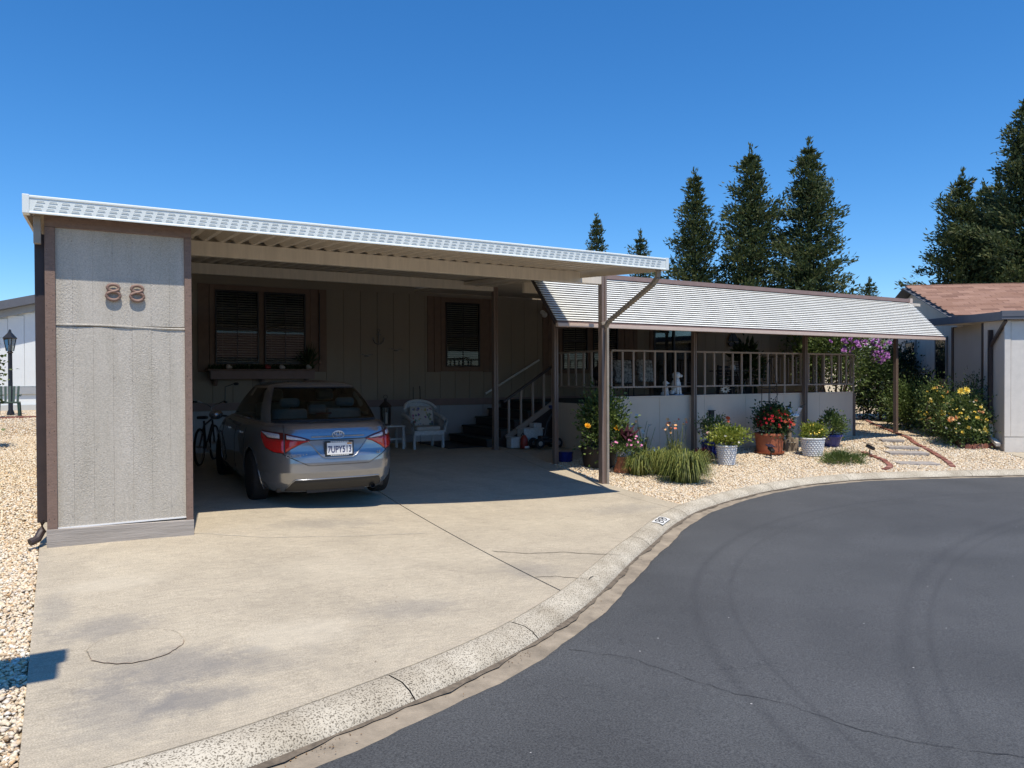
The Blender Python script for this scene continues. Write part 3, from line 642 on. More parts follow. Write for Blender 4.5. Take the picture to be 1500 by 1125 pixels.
def window(parent, x0, x1, z0, z1, y, split=.48, grid=True):
    """a dark two-light sash window in the plane y, seen from -y"""
    f = MB(); t = .03
    f.box(x0, y - .03, z0, x0 + t, y + .02, z1); f.box(x1 - t, y - .03, z0, x1, y + .02, z1); f.box(x0 + t, y - .03, z0, x1 - t, y + .02, z0 + t); f.box(x0 + t, y - .03, z1 - t, x1 - t, y + .02, z1)
    zm = z0 + (z1 - z0) * split
    f.box(x0 + t, y - .026, zm - .022, x1 - t, y + .018, zm + .022)
    wd = f.build('window', M['frame'], parent, bevel=.003)
    xm = (x0 + x1) / 2
    if grid: MB().box(xm - .008, y - .02, z0 + t, xm + .008, y - .008, z1 - t).build('glazing_bar', M['frame'], wd)
    for a, c in ((z0 + t, zm - .022), (zm + .022, z1 - t)):
        q = MB(); q.add([(x0 + t, y - .004, a), (x1 - t, y - .004, a), (x1 - t, y - .004, c), (x0 + t, y - .004, c)], [(0, 1, 2, 3)]); q.build('pane', M['glass'], wd)
    blind(x0 + t, x1 - t, z0 + t, z1 - t, y + .035, wd)
    q = MB(); q.add([(x0 + t, y + .055, z0), (x1 - t, y + .055, z0), (x1 - t, y + .055, z1), (x0 + t, y + .055, z1)], [(0, 1, 2, 3)]); q.build('room_dark', M['interior'], wd)
    return wd
def boards(parent, x0, x1, z0, z1, y, m, n):
    s = (x1 - x0) / n
    for i in range(n): MB().box(x0 + i * s + .004, y - .03 - .006 * (i % 2), z0, x0 + (i + 1) * s - .004, y + .005, z1).build('shutter_board', m, parent, bevel=.003)
def trim_box(parent, x0, x1, z0, z1, a, y, m, mid=None):
    b = MB(); b.box(x0 - a, y - .04, z0 - a, x0, y + .01, z1 + a); b.box(x1, y - .04, z0 - a, x1 + a, y + .01, z1 + a); b.box(x0, y - .04, z1, x1, y + .01, z1 + a); b.box(x0, y - .04, z0 - a, x1, y + .01, z0)
    if mid: b.box(mid[0], y - .038, z0, mid[1], y + .01, z1)
    return b.build('window_trim', m, parent, bevel=.004)
WY = HY - .055
def win_block(xa, xb, xc, xd, z0, z1):
    trim_box(house, xa, xd, z0, z1, .11, HY - .004, M['shutter'], (xb, xc)); window(house, xa, xb, z0, z1, WY); window(house, xc, xd, z0, z1, WY)
win_block(2.40, 3.29, 3.41, 4.30, 1.89, 3.46)
boards(house, 2.06, 2.285, 1.72, 3.58, HY, M['shutter'], 1); boards(house, 4.415, 4.79, 1.72, 3.58, HY, M['shutter'], 2)
trim_box(house, 7.76, 8.70, 1.85, 3.44, .12, HY - .004, M['shutter']); window(house, 7.76, 8.70, 1.85, 3.44, WY)
boards(house, 7.28, 7.635, 1.71, 3.57, HY, M['shutter'], 2); boards(house, 8.825, 9.18, 1.71, 3.57, HY, M['shutter'], 2)
win_block(11.24, 12.05, 12.25, 13.1, 1.78, 3.40)
boards(house, 10.62, 11.12, 1.62, 3.55, HY, M['shutter'], 3); boards(house, 13.22, 13.85, 1.62, 3.55, HY, M['shutter'], 4)
# sliding door with curtain
dr_ = MB(); t = .05
for x0, x1 in ((14.45, 14.45 + t), (15.2, 15.26), (16.02, 16.07)): dr_.box(x0, HY - .06, 1.04, x1, HY + .01, 3.2)
dr_.box(14.5, HY - .06, 3.15, 16.02, HY + .01, 3.2); dr_.box(14.5, HY - .06, 1.04, 16.02, HY + .01, 1.1)
door = dr_.build('door', M['frame'], house)
q = MB(); q.box(14.5, HY - .028, 1.1, 16.02, HY - .022, 3.15); q.build('pane', M['glass'], door)
q = MB(); n = 40
q.add([(14.5 + .72 * i / n, HY + .008 + .014 * math.sin(i * 1.4), z) for z in (1.1, 3.15) for i in range(n + 1)], [(i, i + 1, n + 2 + i, n + 1 + i) for i in range(n)]); q.build('curtain', mat('blue grey curtain', (.30, .33, .36), .8, var=.1), door)
q = MB(); q.box(15.28, HY + .018, 1.1, 16.02, HY + .022, 3.15); q.build('room_dark', M['interior'], door)
trim_box(house, 14.44, 16.08, 1.06, 3.2, .12, HY - .003, M['shutter'])

# window box under the pair of windows
wb = thing('window_box', 'brown wooden window box under the pair of carport windows', 'planter', (3.35, HY - .15, 1.6))
MB().box(2.27, HY - .30, 1.56, 4.44, HY - .045, 1.74).build('box', M['band'], wb, bevel=.006)
MB().box(2.22, HY - .33, 1.742, 4.48, HY - .043, 1.775).build('shelf', M['trim'], wb, bevel=.004)
for xx in (2.4, 3.35, 4.3): MB().extrude([(0, 0), (-.2, 0), (0, -.14)], (xx - .03, HY - .045, 1.558), (0, 1, 0), (0, 0, 1), (.06, 0, 0)).build('bracket', M['band'], wb)

# ================================================================== PORCH
DX0, DX1, DY, DZ = 9.47, 17.45, 12.32, 1.0
porch = thing('porch', 'raised covered porch with grey panel front and tan baluster railing', 'porch', (13.5, 14.5, 0))
MB().box(DX0 + .03, DY + .055, DZ - .12, DX1 - .03, HY - .03, DZ).build('deck_floor', M['carpet'], porch)
pxs = [DX0, 11.78, 13.2, 15.02, DX1 - .06]
xs_ = list(np.linspace(DX0, DX1 - .1, 7))
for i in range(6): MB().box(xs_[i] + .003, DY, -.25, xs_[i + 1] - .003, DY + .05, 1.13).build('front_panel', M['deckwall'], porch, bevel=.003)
MB().box(DX1 - .098, DY - .012, -.25, DX1, DY + .06, 1.128).build('corner_post', M['post'], porch, bevel=.004)
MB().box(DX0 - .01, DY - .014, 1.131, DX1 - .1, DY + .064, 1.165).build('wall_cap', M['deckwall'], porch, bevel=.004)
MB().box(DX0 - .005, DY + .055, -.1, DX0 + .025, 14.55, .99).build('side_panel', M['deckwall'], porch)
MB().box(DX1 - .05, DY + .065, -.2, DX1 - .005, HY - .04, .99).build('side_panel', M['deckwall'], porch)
ven = MB()
for k in range(3): ven.box(12.62 + k * .155, DY - .016, .09, 12.76 + k * .155, DY + .002, .225)
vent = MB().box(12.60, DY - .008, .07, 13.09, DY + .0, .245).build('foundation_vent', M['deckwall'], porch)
ven.build('vent_block', mat('grey vent block', (.24, .225, .21), .9, var=.15), vent)
def railing(p0, p1, z0, z1, parent, n, drop=None, ends=(0, 1)):
    p0, p1 = Vector(p0), Vector(p1)
    MB().beam((p0.x, p0.y, z1), (p1.x, p1.y, z1), .045, .04).build('top_rail', M['rail'], parent, bevel=.003)
    MB().beam((p0.x, p0.y, z0), (p1.x, p1.y, z0), .04, .035).build('bottom_rail', M['rail'], parent, bevel=.003)
    d = (p1 - p0).normalized(); me = MB().box(-.021, -.016, z0 + .018, .021, .016, z1 - .021).mesh('baluster', M['rail'])
    for i in range(n + 1):
        p = p0.lerp(p1, i / n); inst('baluster', me, parent, (p.x, p.y, 0), (0, 0, math.atan2(d.y, d.x)))
    for i in (drop or []):
        p = p0.lerp(p1, i / n); MB().box(p.x - .022, p.y - .017, 1.166, p.x + .022, p.y + .017, z0 - .019).build('rail_stub', M['rail'], parent)
railing((DX0 + .03, DY + .03), (DX1 - .04, DY + .03), 1.36, 2.13, porch, 27, [0, 5, 9, 13, 18, 22, 27])
railing((DX0 + .02, DY + .12), (DX0 + .02, 14.5), 1.36, 2.13, porch, 7)
railing((DX1 - .03, DY + .12), (DX1 - .03, 15.3), 1.36, 2.13, porch, 10)
# roof posts, patio roof, mansard awning
YQ = 12.22
for k in range(4): post(8.02 + 3.67 * k, YQ, gz(8.02 + 3.67 * k, YQ) - .03, 3.40, porch, .09)
b = MB(); b.extrude([(11.6, 3.40), (16.77, 3.66), (16.77, 3.71), (11.6, 3.47)], (6.93, 0, 0), (0, 1, 0), (0, 0, 1), (12.2, 0, 0)); b.build('patio_roof', M['pan'], porch)
b = MB(); b.extrude([(15.3, 3.585), (16.77, 3.66), (16.77, 3.71), (15.3, 3.64)], (19.135, 0, 0), (0, 1, 0), (0, 0, 1), (3.2, 0, 0)); b.build('eave_shade_panel', M['pan'], house)  # added overhang, hidden behind the awning, to shade the wall's right end
MB().box(7.3, YQ - .04, 3.2, 19.11, YQ + .04, 3.40).build('header_beam', M['beam'], porch)
AX0, AX1 = 7.07, 18.64; A0 = Vector((0, 11.57, 3.46)); A1 = Vector((0, 10.70, 2.545)); NS = 20
dn = (A1 - A0).normalized(); nn = Vector((0, dn.z, -dn.y)); nn = -nn if nn.z < 0 else nn; sl = (A1 - A0).length / NS
prof = [(0, .0), (sl * .74, .022), (sl * .84, .025), (sl * .84, .016), (sl * .78, .010), (sl * .1, -.008)]
vs = []
for x in (AX0, AX1):
    for s, h in prof: q = dn * s + nn * h; vs.append((x, q.y, q.z))
n = len(prof)
b = MB().add(vs, [tuple(range(n)), tuple(range(n, 2 * n))[::-1]] + [(i, n + i, n + (i + 1) % n, (i + 1) % n) for i in range(n)]); am = b.mesh('awning_slat', M['awning_white'])
for i in range(NS): q = A0 + dn * sl * i; inst('awning_slat', am, porch, (0, q.y, q.z))
q0 = A0 - nn * .05; q1 = A1 - nn * .05; MB().extrude([(q0.y, q0.z), (q1.y, q1.z), (q1.y - nn.y * .01, q1.z - nn.z * .01), (q0.y - nn.y * .01, q0.z - nn.z * .01)], (AX0, 0, 0), (0, 1, 0), (0, 0, 1), (AX1 - AX0, 0, 0)).build('awning_light_block', M['post'], porch)  # added dark sheet behind the slats: stops sun leaks and darkens the gaps
MB().extrude([(11.53, 3.475), (11.62, 3.475), (11.62, 3.56), (11.53, 3.56)], (AX0, 0, 0), (0, 1, 0), (0, 0, 1), (AX1 - AX0, 0, 0)).build('awning_ridge_cap', M['band'], porch)
MB().box(AX1 - .09, 11.515, 3.45, AX1 + .012, 11.625, 3.575).build('ridge_end_cap', M['awning_trim'], porch)
MB().box(AX0, 10.685, 2.523, AX1, 10.76, 2.545).build('awning_edge_lip', M['band'], porch)
MB().box(AX0 - .01, 10.66, 2.455, AX1 + .012, 10.74, 2.520).build('awning_edge', M['awning_trim'], porch, bevel=.006)
for x in (AX0 - .02, AX1 - .06): MB().beam((x + .02, 11.56, 3.40), (x + .02, 10.74, 2.50), .035, .05, (1, 0, 0)).build('awning_end_rafter', M['dark_brown'], porch)
for k in range(3):
    x = 8.02 + 3.67 * k; MB().beam((x, 12.2, 2.56), (x, 10.78, 2.49), .04, .05).build('awning_strut', M['post'], porch)
# steps up from the carport
st = thing('porch_steps', 'dark carpeted steps rising from the carport to the porch', 'steps', (8.7, 15.6, 0))
for i in range(5):
    x0 = 7.78 + i * .36; z = .2 * (i + 1)
    MB().box(x0 - .03, 14.62, z - .04, x0 + .40, 16.6, z).build('tread', M['carpet'], st, bevel=.006)
    MB().box(x0, 14.64, -.05, x0 + .36, 16.58, z - .042).build('riser', M['dark_brown'], st)
MB().beam((8.25, 14.6, .20), (9.62, 14.6, 1.02), .05, .12, (0, 0, 1)).build('stringer', M['rail'], st)
MB().beam((8.18, 14.6, 1.02), (9.55, 14.6, 1.86), .06, .05).build('hand_rail', M['dark_brown'], st, bevel=.004)
for k, xx in enumerate((8.32, 8.64, 8.96, 9.26, 9.5)): MB().box(xx - .022, 14.578, .16 + (xx - 8.25) * .6 - (.2 if k == 0 else 0), xx + .022, 14.622, 1.05 + (xx - 8.22) * .61).build('baluster', M['rail'], st)
wr = thing('wall_handrail', 'white pipe handrail slanting up the wall beside the steps', 'handrail', (9.6, 16.7, 1.5))
MB().tube([(8.83, 16.68, 1.16), (10.44, 16.68, 2.03)], .026, 10).build('rail', M['white'], wr, smooth=50)
for t in (.2, .8): MB().tube([(8.83 + 1.61 * t, 16.78, 1.10 + .87 * t), (8.83 + 1.61 * t, 16.68, 1.16 + .87 * t)], .01, 6).build('bracket', M['white'], wr)
wr2 = thing('sloping_handrail', 'brown handrail slanting down the house wall at the far right end of the porch', 'handrail', (19.2, 16.7, 1.5))
MB().beam((18.3, 16.72, 2.15), (20.1, 16.72, 1.25), .05, .09).build('rail', M['rail'], wr2)

# ================================================================== CAR
CS = 1.06
car = thing('parked_car', 'silver four door sedan parked tail first under the carport', 'car', (2.745, 9.08, 0), None, R(-1.0))
car.scale = (1.045, CS, CS); car.location.z = gz(2.73, 10.2) + .008
def car_paint():
    m, nt, b = _nodes('silver metallic paint'); N = nt.nodes.new; L = nt.links.new
    b.inputs["Base Color"].default_value = (.285, .295, .315, 1); b.inputs["Metallic"].default_value = .75; b.inputs["Roughness"].default_value = .25
    b.inputs["Coat Weight"].default_value = 1.0; b.inputs["Coat Roughness"].default_value = .03
    tc = N("ShaderNodeTexCoord"); n = N("ShaderNodeTexNoise"); n.inputs["Scale"].default_value = 900; L(tc.outputs["Object"], n.inputs["Vector"])
    bp = N("ShaderNodeBump"); bp.inputs["Strength"].default_value = .04; bp.inputs["Distance"].default_value = .001; L(n.outputs[0], bp.inputs["Height"]); L(bp.outputs[0], b.inputs["Normal"])
    return m
M['paint'] = car_paint(); M['car_glass'] = glass_mat('tinted car glass', (.55, .64, .60), 1.45)
M['rubber'] = mat('tyre rubber', (.018, .018, .018), .85, var=.2, scale=30); M['alloy'] = mat('wheel alloy', (.35, .35, .36), .35, metal=.8, var=.05)
M['chrome'] = mat('chrome', (.72, .72, .73), .08, metal=1.0, var=0); M['plastic'] = mat('black plastic', (.02, .02, .021), .55, var=.1)
M['red_lens'] = mat('red lens', (.50, .008, .008), .12, var=.25, scale=60, coat=.8); M['clear_lens'] = mat('clear lens', (.60, .56, .58), .12, var=.35, scale=70, coat=.8)
M['seat'] = mat('grey seat cloth', (.27, .28, .255), .9, var=.1)
Zt = [.18, .24, .30, .42, .53, .61, .665, .725, .80, .87, .92, .97]
Wt = [.80, .845, .868, .884, .888, .888, .887, .884, .872, .855, .838, .79]
Yt = [.17, .11, .045, .004, .0, .010, .036, .046, .050, .072, .100, .160]
Ft = [4.40, 4.5, 4.58, 4.62, 4.64, 4.62, 4.6, 4.52, 4.35, 4.15, 3.95, 3.6]
NE, YCN = 4.4, 2.35
def ip(z, T): return float(np.interp(z, Zt, T))
def sgp(v, p): return math.copysign(abs(v) ** p, v)
def ring_pt(t, z):
    """t = 0 at the middle of the tail, +-pi/2 at the flanks, pi at the nose"""
    W, y0, y1 = ip(z, Wt), ip(z, Yt), ip(z, Ft); s, c = math.sin(t), math.cos(t)
    x = W * sgp(s, 2 / NE); y = YCN - (YCN - y0) * sgp(c, 2 / NE) if c >= 0 else YCN - (y1 - YCN) * sgp(c, 2 / NE)
    return Vector((x, y, z))
_tt = np.concatenate([-(np.linspace(0, 1, 500) ** 1.0)[::-1] * math.pi / 2, (np.linspace(0, 1, 500)) [1:] * math.pi / 2])
_arc = {}
def surf(a, z, off=0.0):
    """point on the body at arc length a from the middle of the tail, height z, pushed out by off"""
    def p(a, z):
        k = round(z, 3)
        if k not in _arc:
            P = np.array([ring_pt(t, k) for t in _tt]); d = np.concatenate([[0], np.cumsum(np.linalg.norm(np.diff(P, axis=0), axis=1))]); d -= d[len(d) // 2]; _arc[k] = (P, d)
        P, d = _arc[k]; return Vector([float(np.interp(a, d, P[:, i])) for i in range(3)])
    q = p(a, z)
    if off:
        da = p(a + .01, z) - p(a - .01, z); dz = p(a, min(.965, z + .01)) - p(a, z - .01); nrm = da.cross(dz).normalized()
        if nrm.dot(q - Vector((0, YCN, q.z))) < 0: nrm = -nrm
        q = q + nrm * off
    return q
def cb(b, name, m, parent=car, smooth=35, **k): return b.build(name, m, parent, world=False, smooth=smooth, **k)
zs = np.unique(np.round(np.concatenate([np.linspace(.18, .97, 30), Zt]), 3)); NT = 260
rows = [[ring_pt(-math.pi + 2 * math.pi * i / NT, float(z)) for i in range(NT)] for z in zs]
for s, z in ((.97, .982), (.9, .990), (.7, .994)): rows.append([Vector((p.x * s, YCN + (p.y - YCN) * s, z)) for p in rows[len(zs) - 1]])
b = MB(); vs = [p for r in rows for p in r]; fs = []
AX = (.97, 3.67)
for j in range(len(rows) - 1):
    for i in range(NT):
        q = (j * NT + i, j * NT + (i + 1) % NT, (j + 1) * NT + (i + 1) % NT, (j + 1) * NT + i)
        c = sum((vs[k] for k in q), Vector()) / 4
        if abs(c.x) > .55 and any((c.y - a) ** 2 + (c.z - .31) ** 2 < .365 ** 2 for a in AX): continue
        fs.append(q)
fs.append(tuple((len(rows) - 1) * NT + i for i in range(NT)))
b.add(vs, fs); cb(b, 'body', M['paint'], smooth=40)
b = MB().box(-.66, .35, .17, .66, 4.4, .9); cb(b, 'underbody', M['black'], smooth=None)
for sx in (-1, 1):
    for a in AX:
        pts = []
        for k in range(19):
            t = math.pi * (-.12 + 1.24 * k / 18); y, z = a + .367 * math.cos(t), .31 + .367 * math.sin(t); z = max(z, .19); pts.append((sx * (ip(z, Wt) - .004 - .0 * abs(y - a)) * (1 - min(1, abs((y - YCN) / 2.33)) ** NE) ** (1 / NE), y, z))
        b = MB().tube(pts, .012, 6); cb(b, 'arch_lip', M['paint'])
        w_ = thing('wheel', '', ''); del w_['label'], w_['category']
        w_.parent = car; w_.location = (sx * .775, a, .312)
        b = MB().lathe([(.205, -.10), (.27, -.105), (.305, -.085), (.315, -.05), (.315, .05), (.305, .085), (.27, .105), (.205, .10)], 36, axis='x'); b.build('tyre', M['rubber'], w_, world=False, smooth=40)
        b = MB().lathe([(.0, sx * .06), (.19, sx * .075), (.206, sx * .09), (.206, -sx * .09)], 36, axis='x'); b.build('rim', M['alloy'], w_, world=False, smooth=40)
        b = MB()
        for k in range(5):
            t = 2 * math.pi * k / 5; b.extrude([(-.028, .05), (.028, .05), (.05, .18), (.0, .12), (-.05, .18)], (sx * .072, 0, 0), (0, math.cos(t), math.sin(t)), (0, -math.sin(t), math.cos(t)), (sx * .012, 0, 0))
        b.build('spoke', M['plastic'], w_, world=False)
# greenhouse
GB = dict(z=.975, w=.755, r=.44, f=3.55); GT = dict(z=1.41, w=.585, r=1.06, f=2.45); GN = 5.0; GYC = 1.9
lv = [0, .05, .12, .3, .5, .7, .88, .95, 1.0]; NG = 240
def gpt(t, v, sc_=1.0, z=None):
    L_ = lambda k: GB[k] + (GT[k] - GB[k]) * v
    W = L_('w') + .03 * math.sin(math.pi * v); r, f = L_('r') - .03 * math.sin(math.pi * v), L_('f') + .03 * math.sin(math.pi * v); s, c = math.sin(t), math.cos(t)
    yc_ = GYC; x = W * sgp(s, 2 / GN); y = yc_ - (yc_ - r) * sgp(c, 2 / GN) if c >= 0 else yc_ - (f - yc_) * sgp(c, 2 / GN)
    return Vector((x * sc_, yc_ + (y - yc_) * sc_, L_('z') if z is None else z))
rows = [[gpt(-math.pi + 2 * math.pi * i / NG, v) for i in range(NG)] for v in lv]
for s, z in ((.96, 1.428), (.85, 1.453), (.6, 1.475), (.3, 1.483)): rows.append([gpt(-math.pi + 2 * math.pi * i / NG, 1, s, z) for i in range(NG)])
vs = [p for r in rows for p in r]; solid = []; wins = {'rear_window': [], 'windscreen': [], 'rear_side_window_l': [], 'front_side_window_l': [], 'rear_side_window_r': [], 'front_side_window_r': []}
for j in range(len(rows) - 1):
    for i in range(NG):
        q = (j * NG + i, j * NG + (i + 1) % NG, (j + 1) * NG + (i + 1) % NG, (j + 1) * NG + i); c = sum((vs[k] for k in q), Vector()) / 4; key = None
        if 1 <= j < 7:
            v = (lv[j] + lv[j + 1]) / 2; W = GB['w'] + (GT['w'] - GB['w']) * v + .03 * math.sin(math.pi * v); sx_ = abs(c.x) / W
            t = -math.pi + 2 * math.pi * (i + .5) / NG
            if sx_ < .875: key = 'rear_window' if math.cos(t) > 0 else 'windscreen'
            elif sx_ > .972:
                side = 'l' if c.x < 0 else 'r'
                yr = GB['r'] + (GT['r'] - GB['r']) * v; yf = GB['f'] + (GT['f'] - GB['f']) * v
                if yr + .22 < c.y < 1.93: key = 'rear_side_window_' + side
                elif 2.0 < c.y < yf - .2: key = 'front_side_window_' + side
        (wins[key] if key else solid).append(q)
solid.append(tuple((len(rows) - 1) * NG + i for i in range(NG)))
cb(MB().add(vs, solid), 'roof', M['paint'], smooth=50)
for k, fsx in wins.items():
    used = sorted({i for q in fsx for i in q}); mp_ = {u: n for n, u in enumerate(used)}
    if used: cb(MB().add([vs[u] for u in used], [tuple(mp_[i] for i in q) for q in fsx]), k.replace('_l', '').replace('_r', '') if k[-2] == '_' else k, M['car_glass'], smooth=60)
def edge_strip(pts, r, name, m): cb(MB().tube(pts, r, 6), name, m)
# dark seal round the rear window, cabin floor, seats
tq = [gpt(t, .045) + Vector((0, -.006, .004)) for t in np.linspace(-.80, .80, 30)]; edge_strip(tq, .010, 'window_seal', M['plastic'])
tq = [gpt(t, .955) + Vector((0, -.004, .003)) for t in np.linspace(-.80, .80, 30)]; edge_strip(tq, .009, 'window_seal', M['plastic'])
cb(MB().box(-.66, .66, .88, .66, 3.3, .997), 'parcel_shelf', M['plastic'], smooth=None)
for sx in (-.36, .36):
    for y in (1.05, 2.05):
        s = MB().box(sx - .23, y - .06, .97, sx + .23, y + .08, 1.12 if y < 1.5 else 1.18); cb(s, 'seat', M['seat'], smooth=None, bevel=.04)
        h = MB().box(sx - .13, y - .09, 1.14 if y < 1.5 else 1.2, sx + .13, y + .01, 1.26 if y < 1.5 else 1.36); cb(h, 'headrest', M['seat'], smooth=None, bevel=.045)
cb(MB().box(-.12, .99, 1.06, .12, 1.06, 1.17), 'headrest', M['seat'], smooth=None, bevel=.035)
cb(MB().box(-.10, .70, 1.06, .10, .74, 1.082), 'third_brake_light', mat('dull red lens', (.10, .01, .01), .3, var=0), smooth=None)
def patch(name, m, top, bot, a0, a1, nu=24, nv=8, rise=.010, base=.002, parent=car, edge=True):
    """lens or panel lying on the tail between two curves top(a), bot(a)"""
    def fn(u, v):
        a = a0 + (a1 - a0) * u; z = bot(a) + (top(a) - bot(a)) * v; k = 1.0
        if edge: k = min(1, min(u, 1 - u) * nu / 1.01) * min(1, min(v, 1 - v) * nv / 1.01)
        return surf(a, z, base + rise * k)
    return cb(MB().grid(fn, nu, nv), name, m, parent, smooth=50)
def lin(*pts): xs, ys = zip(*sorted(pts)); return lambda a: float(np.interp(a, xs, ys))
for s in (-1, 1):
    tl = bpy.data.objects.new('tail_light', None); C.objects.link(tl); tl.parent = car
    J = .635
    top = lin((s * .33, .792), (s * .45, .830), (s * J, .868), (s * .90, .885), (s * 1.10, .895)); 
    bot = lin((s * .33, .788), (s * .42, .765), (s * .55, .70), (s * (J - .008), .650), (s * J, .648), (s * .80, .660), (s * .95, .70), (s * 1.08, .84), (s * 1.1, .89))
    mid = lin((s * .33, .790), (s * .42, .788), (s * J, .806), (s * .9, .814), (s * 1.1, .891))
    rim = lambda a, f=top: f(a) + .008
    rb = lambda a, f=bot: f(a) - .007
    for a0, a1 in ((.335, J - .008), (J + .008, 1.09)):
        patch('lens_surround', mat('dark red housing', (.09, .004, .004), .25, var=0, coat=.5), rim, rb, s * a0, s * a1, rise=.003, base=.002, parent=tl)
        patch('red_lens', M['red_lens'], lambda a: mid(a) - .002, bot, s * a0, s * a1, rise=.013, parent=tl)
        patch('clear_lens', M['clear_lens'], lambda a: top(a) - .008, lambda a: mid(a) + .003, s * (a0 + .05), s * (a1 - .02), nv=4, rise=.013, parent=tl)
def seam(pts, r=.0035, name='panel_gap', m=None): cb(MB().tube([surf(a, z, .0) for a, z in pts], r, 5), name, m or M['black'], smooth=60)
for s in (-1, 1):
    seam([(s * .635, z) for z in np.linspace(.965, .66, 12)]); 
seam([(a, .64 - .135 * (1 - min(1, max(0, (abs(a) - .36) / .30))) ** 1.0 if abs(a) > .36 else .505) for a in np.linspace(-.66, .66, 50)], .005)
# plate recess with bright lower lip
rec_b = lin((-.36, .785), (-.20, .595), (-.12, .585), (.12, .585), (.20, .595), (.36, .785))
patch('plate_recess', mat('silver paint recess', (.30, .30, .31), .3, metal=.7, var=0), lambda a: .792, rec_b, -.355, .355, nu=60, nv=10, rise=-.0, base=.0025, edge=False)
seam([(a, .792) for a in np.linspace(-.37, .37, 30)], .006); 
cb(MB().tube([surf(a, z, .006) for a, z in [(-.36, .785), (-.28, .69), (-.21, .605), (-.17, .585), (-.1, .58), (0, .58), (.1, .58), (.17, .585), (.21, .605), (.28, .69), (.36, .785)]], .007, 6), 'recess_lip', M['paint'], smooth=70)
cb(MB().tube([surf(a, .830, .004) for a in np.linspace(-.32, .32, 24)], .009, 6), 'trunk_crease', M['paint'], smooth=70)
plate = MB().box(-.172, .052, .598, .172, .066, .778); pf = cb(plate, 'plate_frame', M['plastic'], smooth=None, bevel=.006)
cb(MB().box(-.152, .048, .620, .152, .053, .758), 'license_plate', M['white'], pf, smooth=None)
lettering('plate_lettering', '7UPY513', .108, mat('plate navy', (.02, .03, .12), .5, var=0), pf, (0, .0465, .676), (R(90), 0, 0), .70, .0006)
cb(MB().box(.09, .046, .736, .145, .0475, .754), 'registration_sticker', mat('orange sticker', (.65, .28, .06), .6, var=0), pf, smooth=None)
for i, xx in enumerate(np.linspace(-.11, .11, 9)):
    pass
fr = MB()
for i, xx in enumerate(np.linspace(-.10, .10, 10)): fr.box(xx - .007, .0495, .606, xx + .007, .0515, .615); fr.box(xx - .008, .0495, .762, xx + .006, .0515, .773)
cb(fr, 'frame_marks', M['white'], pf, smooth=None, kind='stuff'); pf.location = (0, -.058, 0)
em = bpy.data.objects.new('emblem', None); C.objects.link(em); em.parent = car
def oval(cx, cz, rx, rz, r, name):
    cb(MB().tube([(cx + rx * math.cos(t), surf(0, .845).y - .008, cz + rz * math.sin(t)) for t in np.linspace(0, 2 * math.pi, 33)[:-1]], r, 6, closed=True), name, M['chrome'], em, smooth=70)
oval(0, .845, .070, .047, .0065, 'outer_ring'); oval(0, .863, .046, .022, .005, 'upper_ring'); oval(0, .847, .020, .042, .005, 'inner_ring')
for txt, a, sz in (('COROLLA', -.49, .05), ('LE', .50, .045)):
    p = surf(a, .615, .012); lettering('badge', txt, sz, M['chrome'], car, p, (R(90), 0, R(4) * math.copysign(1, a)), 1.1, .002)
# bumper: dark valance, reflectors, exhaust, plate light lip
va = lin((-.62, .20), (-.52, .33), (.52, .33), (.62, .20))
patch('bumper_valance', M['plastic'], va, lambda a: .19, -.615, .615, nu=50, nv=8, rise=.004, base=.003)
cb(MB().tube([surf(a, va(a) + .008, .003) for a in np.linspace(-.6, .6, 40)], .008, 6), 'valance_edge', M['paint'], smooth=70)
cb(MB().lathe([(0, .06), (.026, .06), (.028, .0), (.032, .0), (.032, .25), (0, .25)], 16, (.45, .12, .205), axis='y'), 'exhaust', M['plastic'])
cb(MB().box(-.35, .15, .165, .35, .19, .205), 'tow_valance', M['black'], smooth=None)
for s in (-1, 1):
    m_ = MB().ball((s * .99, 3.02, .98), .10, .07, .07); cb(m_, 'door_mirror', M['paint'], smooth=60)
    cb(MB().beam((s * .84, 3.05, .955), (s * .95, 3.03, .97), .04, .03), 'mirror_arm', M['plastic'], smooth=None)
    for y in (1.55, 2.55): cb(MB().beam((s * (ip(.82, Wt) + .012), y, .82), (s * (ip(.82, Wt) + .012), y + .2, .82), .02, .022), 'door_handle', M['chrome'], smooth=None)
    for y in (1.32, 2.02, 3.15): cb(MB().tube([(s * (ip(z, Wt) * (1 - abs((y - YCN) / 2.33) ** NE) ** (1 / NE) + .0005), y, z) for z in np.linspace(.25, .955, 10)], .003, 5), 'door_gap', M['black'], smooth=None)

# ================================================================== PLANT BUILDERS
def leaf_mat(name, dark, light, mid=None, tr=.25, rough=.5): return island_mat(name, [dark, mid or tuple((a + b) / 2 for a, b in zip(dark, light)), light], rough, tr, spec=.35)
LF = {
    'deep': leaf_mat('deep green leaf', (.018, .040, .014), (.065, .11, .030)),
    'mid': leaf_mat('mid green leaf', (.05, .09, .022), (.17, .23, .065)),
    'lime': leaf_mat('yellow green leaf', (.13, .19, .025), (.33, .36, .06)),
    'grey': leaf_mat('grey green leaf', (.05, .075, .04), (.17, .20, .10)),
    'grass': leaf_mat('daylily blade', (.028, .058, .012), (.26, .28, .075)),
    'hedge': leaf_mat('dark hedge leaf', (.008, .018, .008), (.028, .050, .016)),
    'redwood': island_mat('redwood needles', [(.022, .040, .016), (.046, .072, .024), (.085, .112, .038), (.135, .145, .056)], .6, .25, spec=.3),
    'burgundy': leaf_mat('burgundy leaf', (.03, .006, .010), (.10, .022, .025)),
}
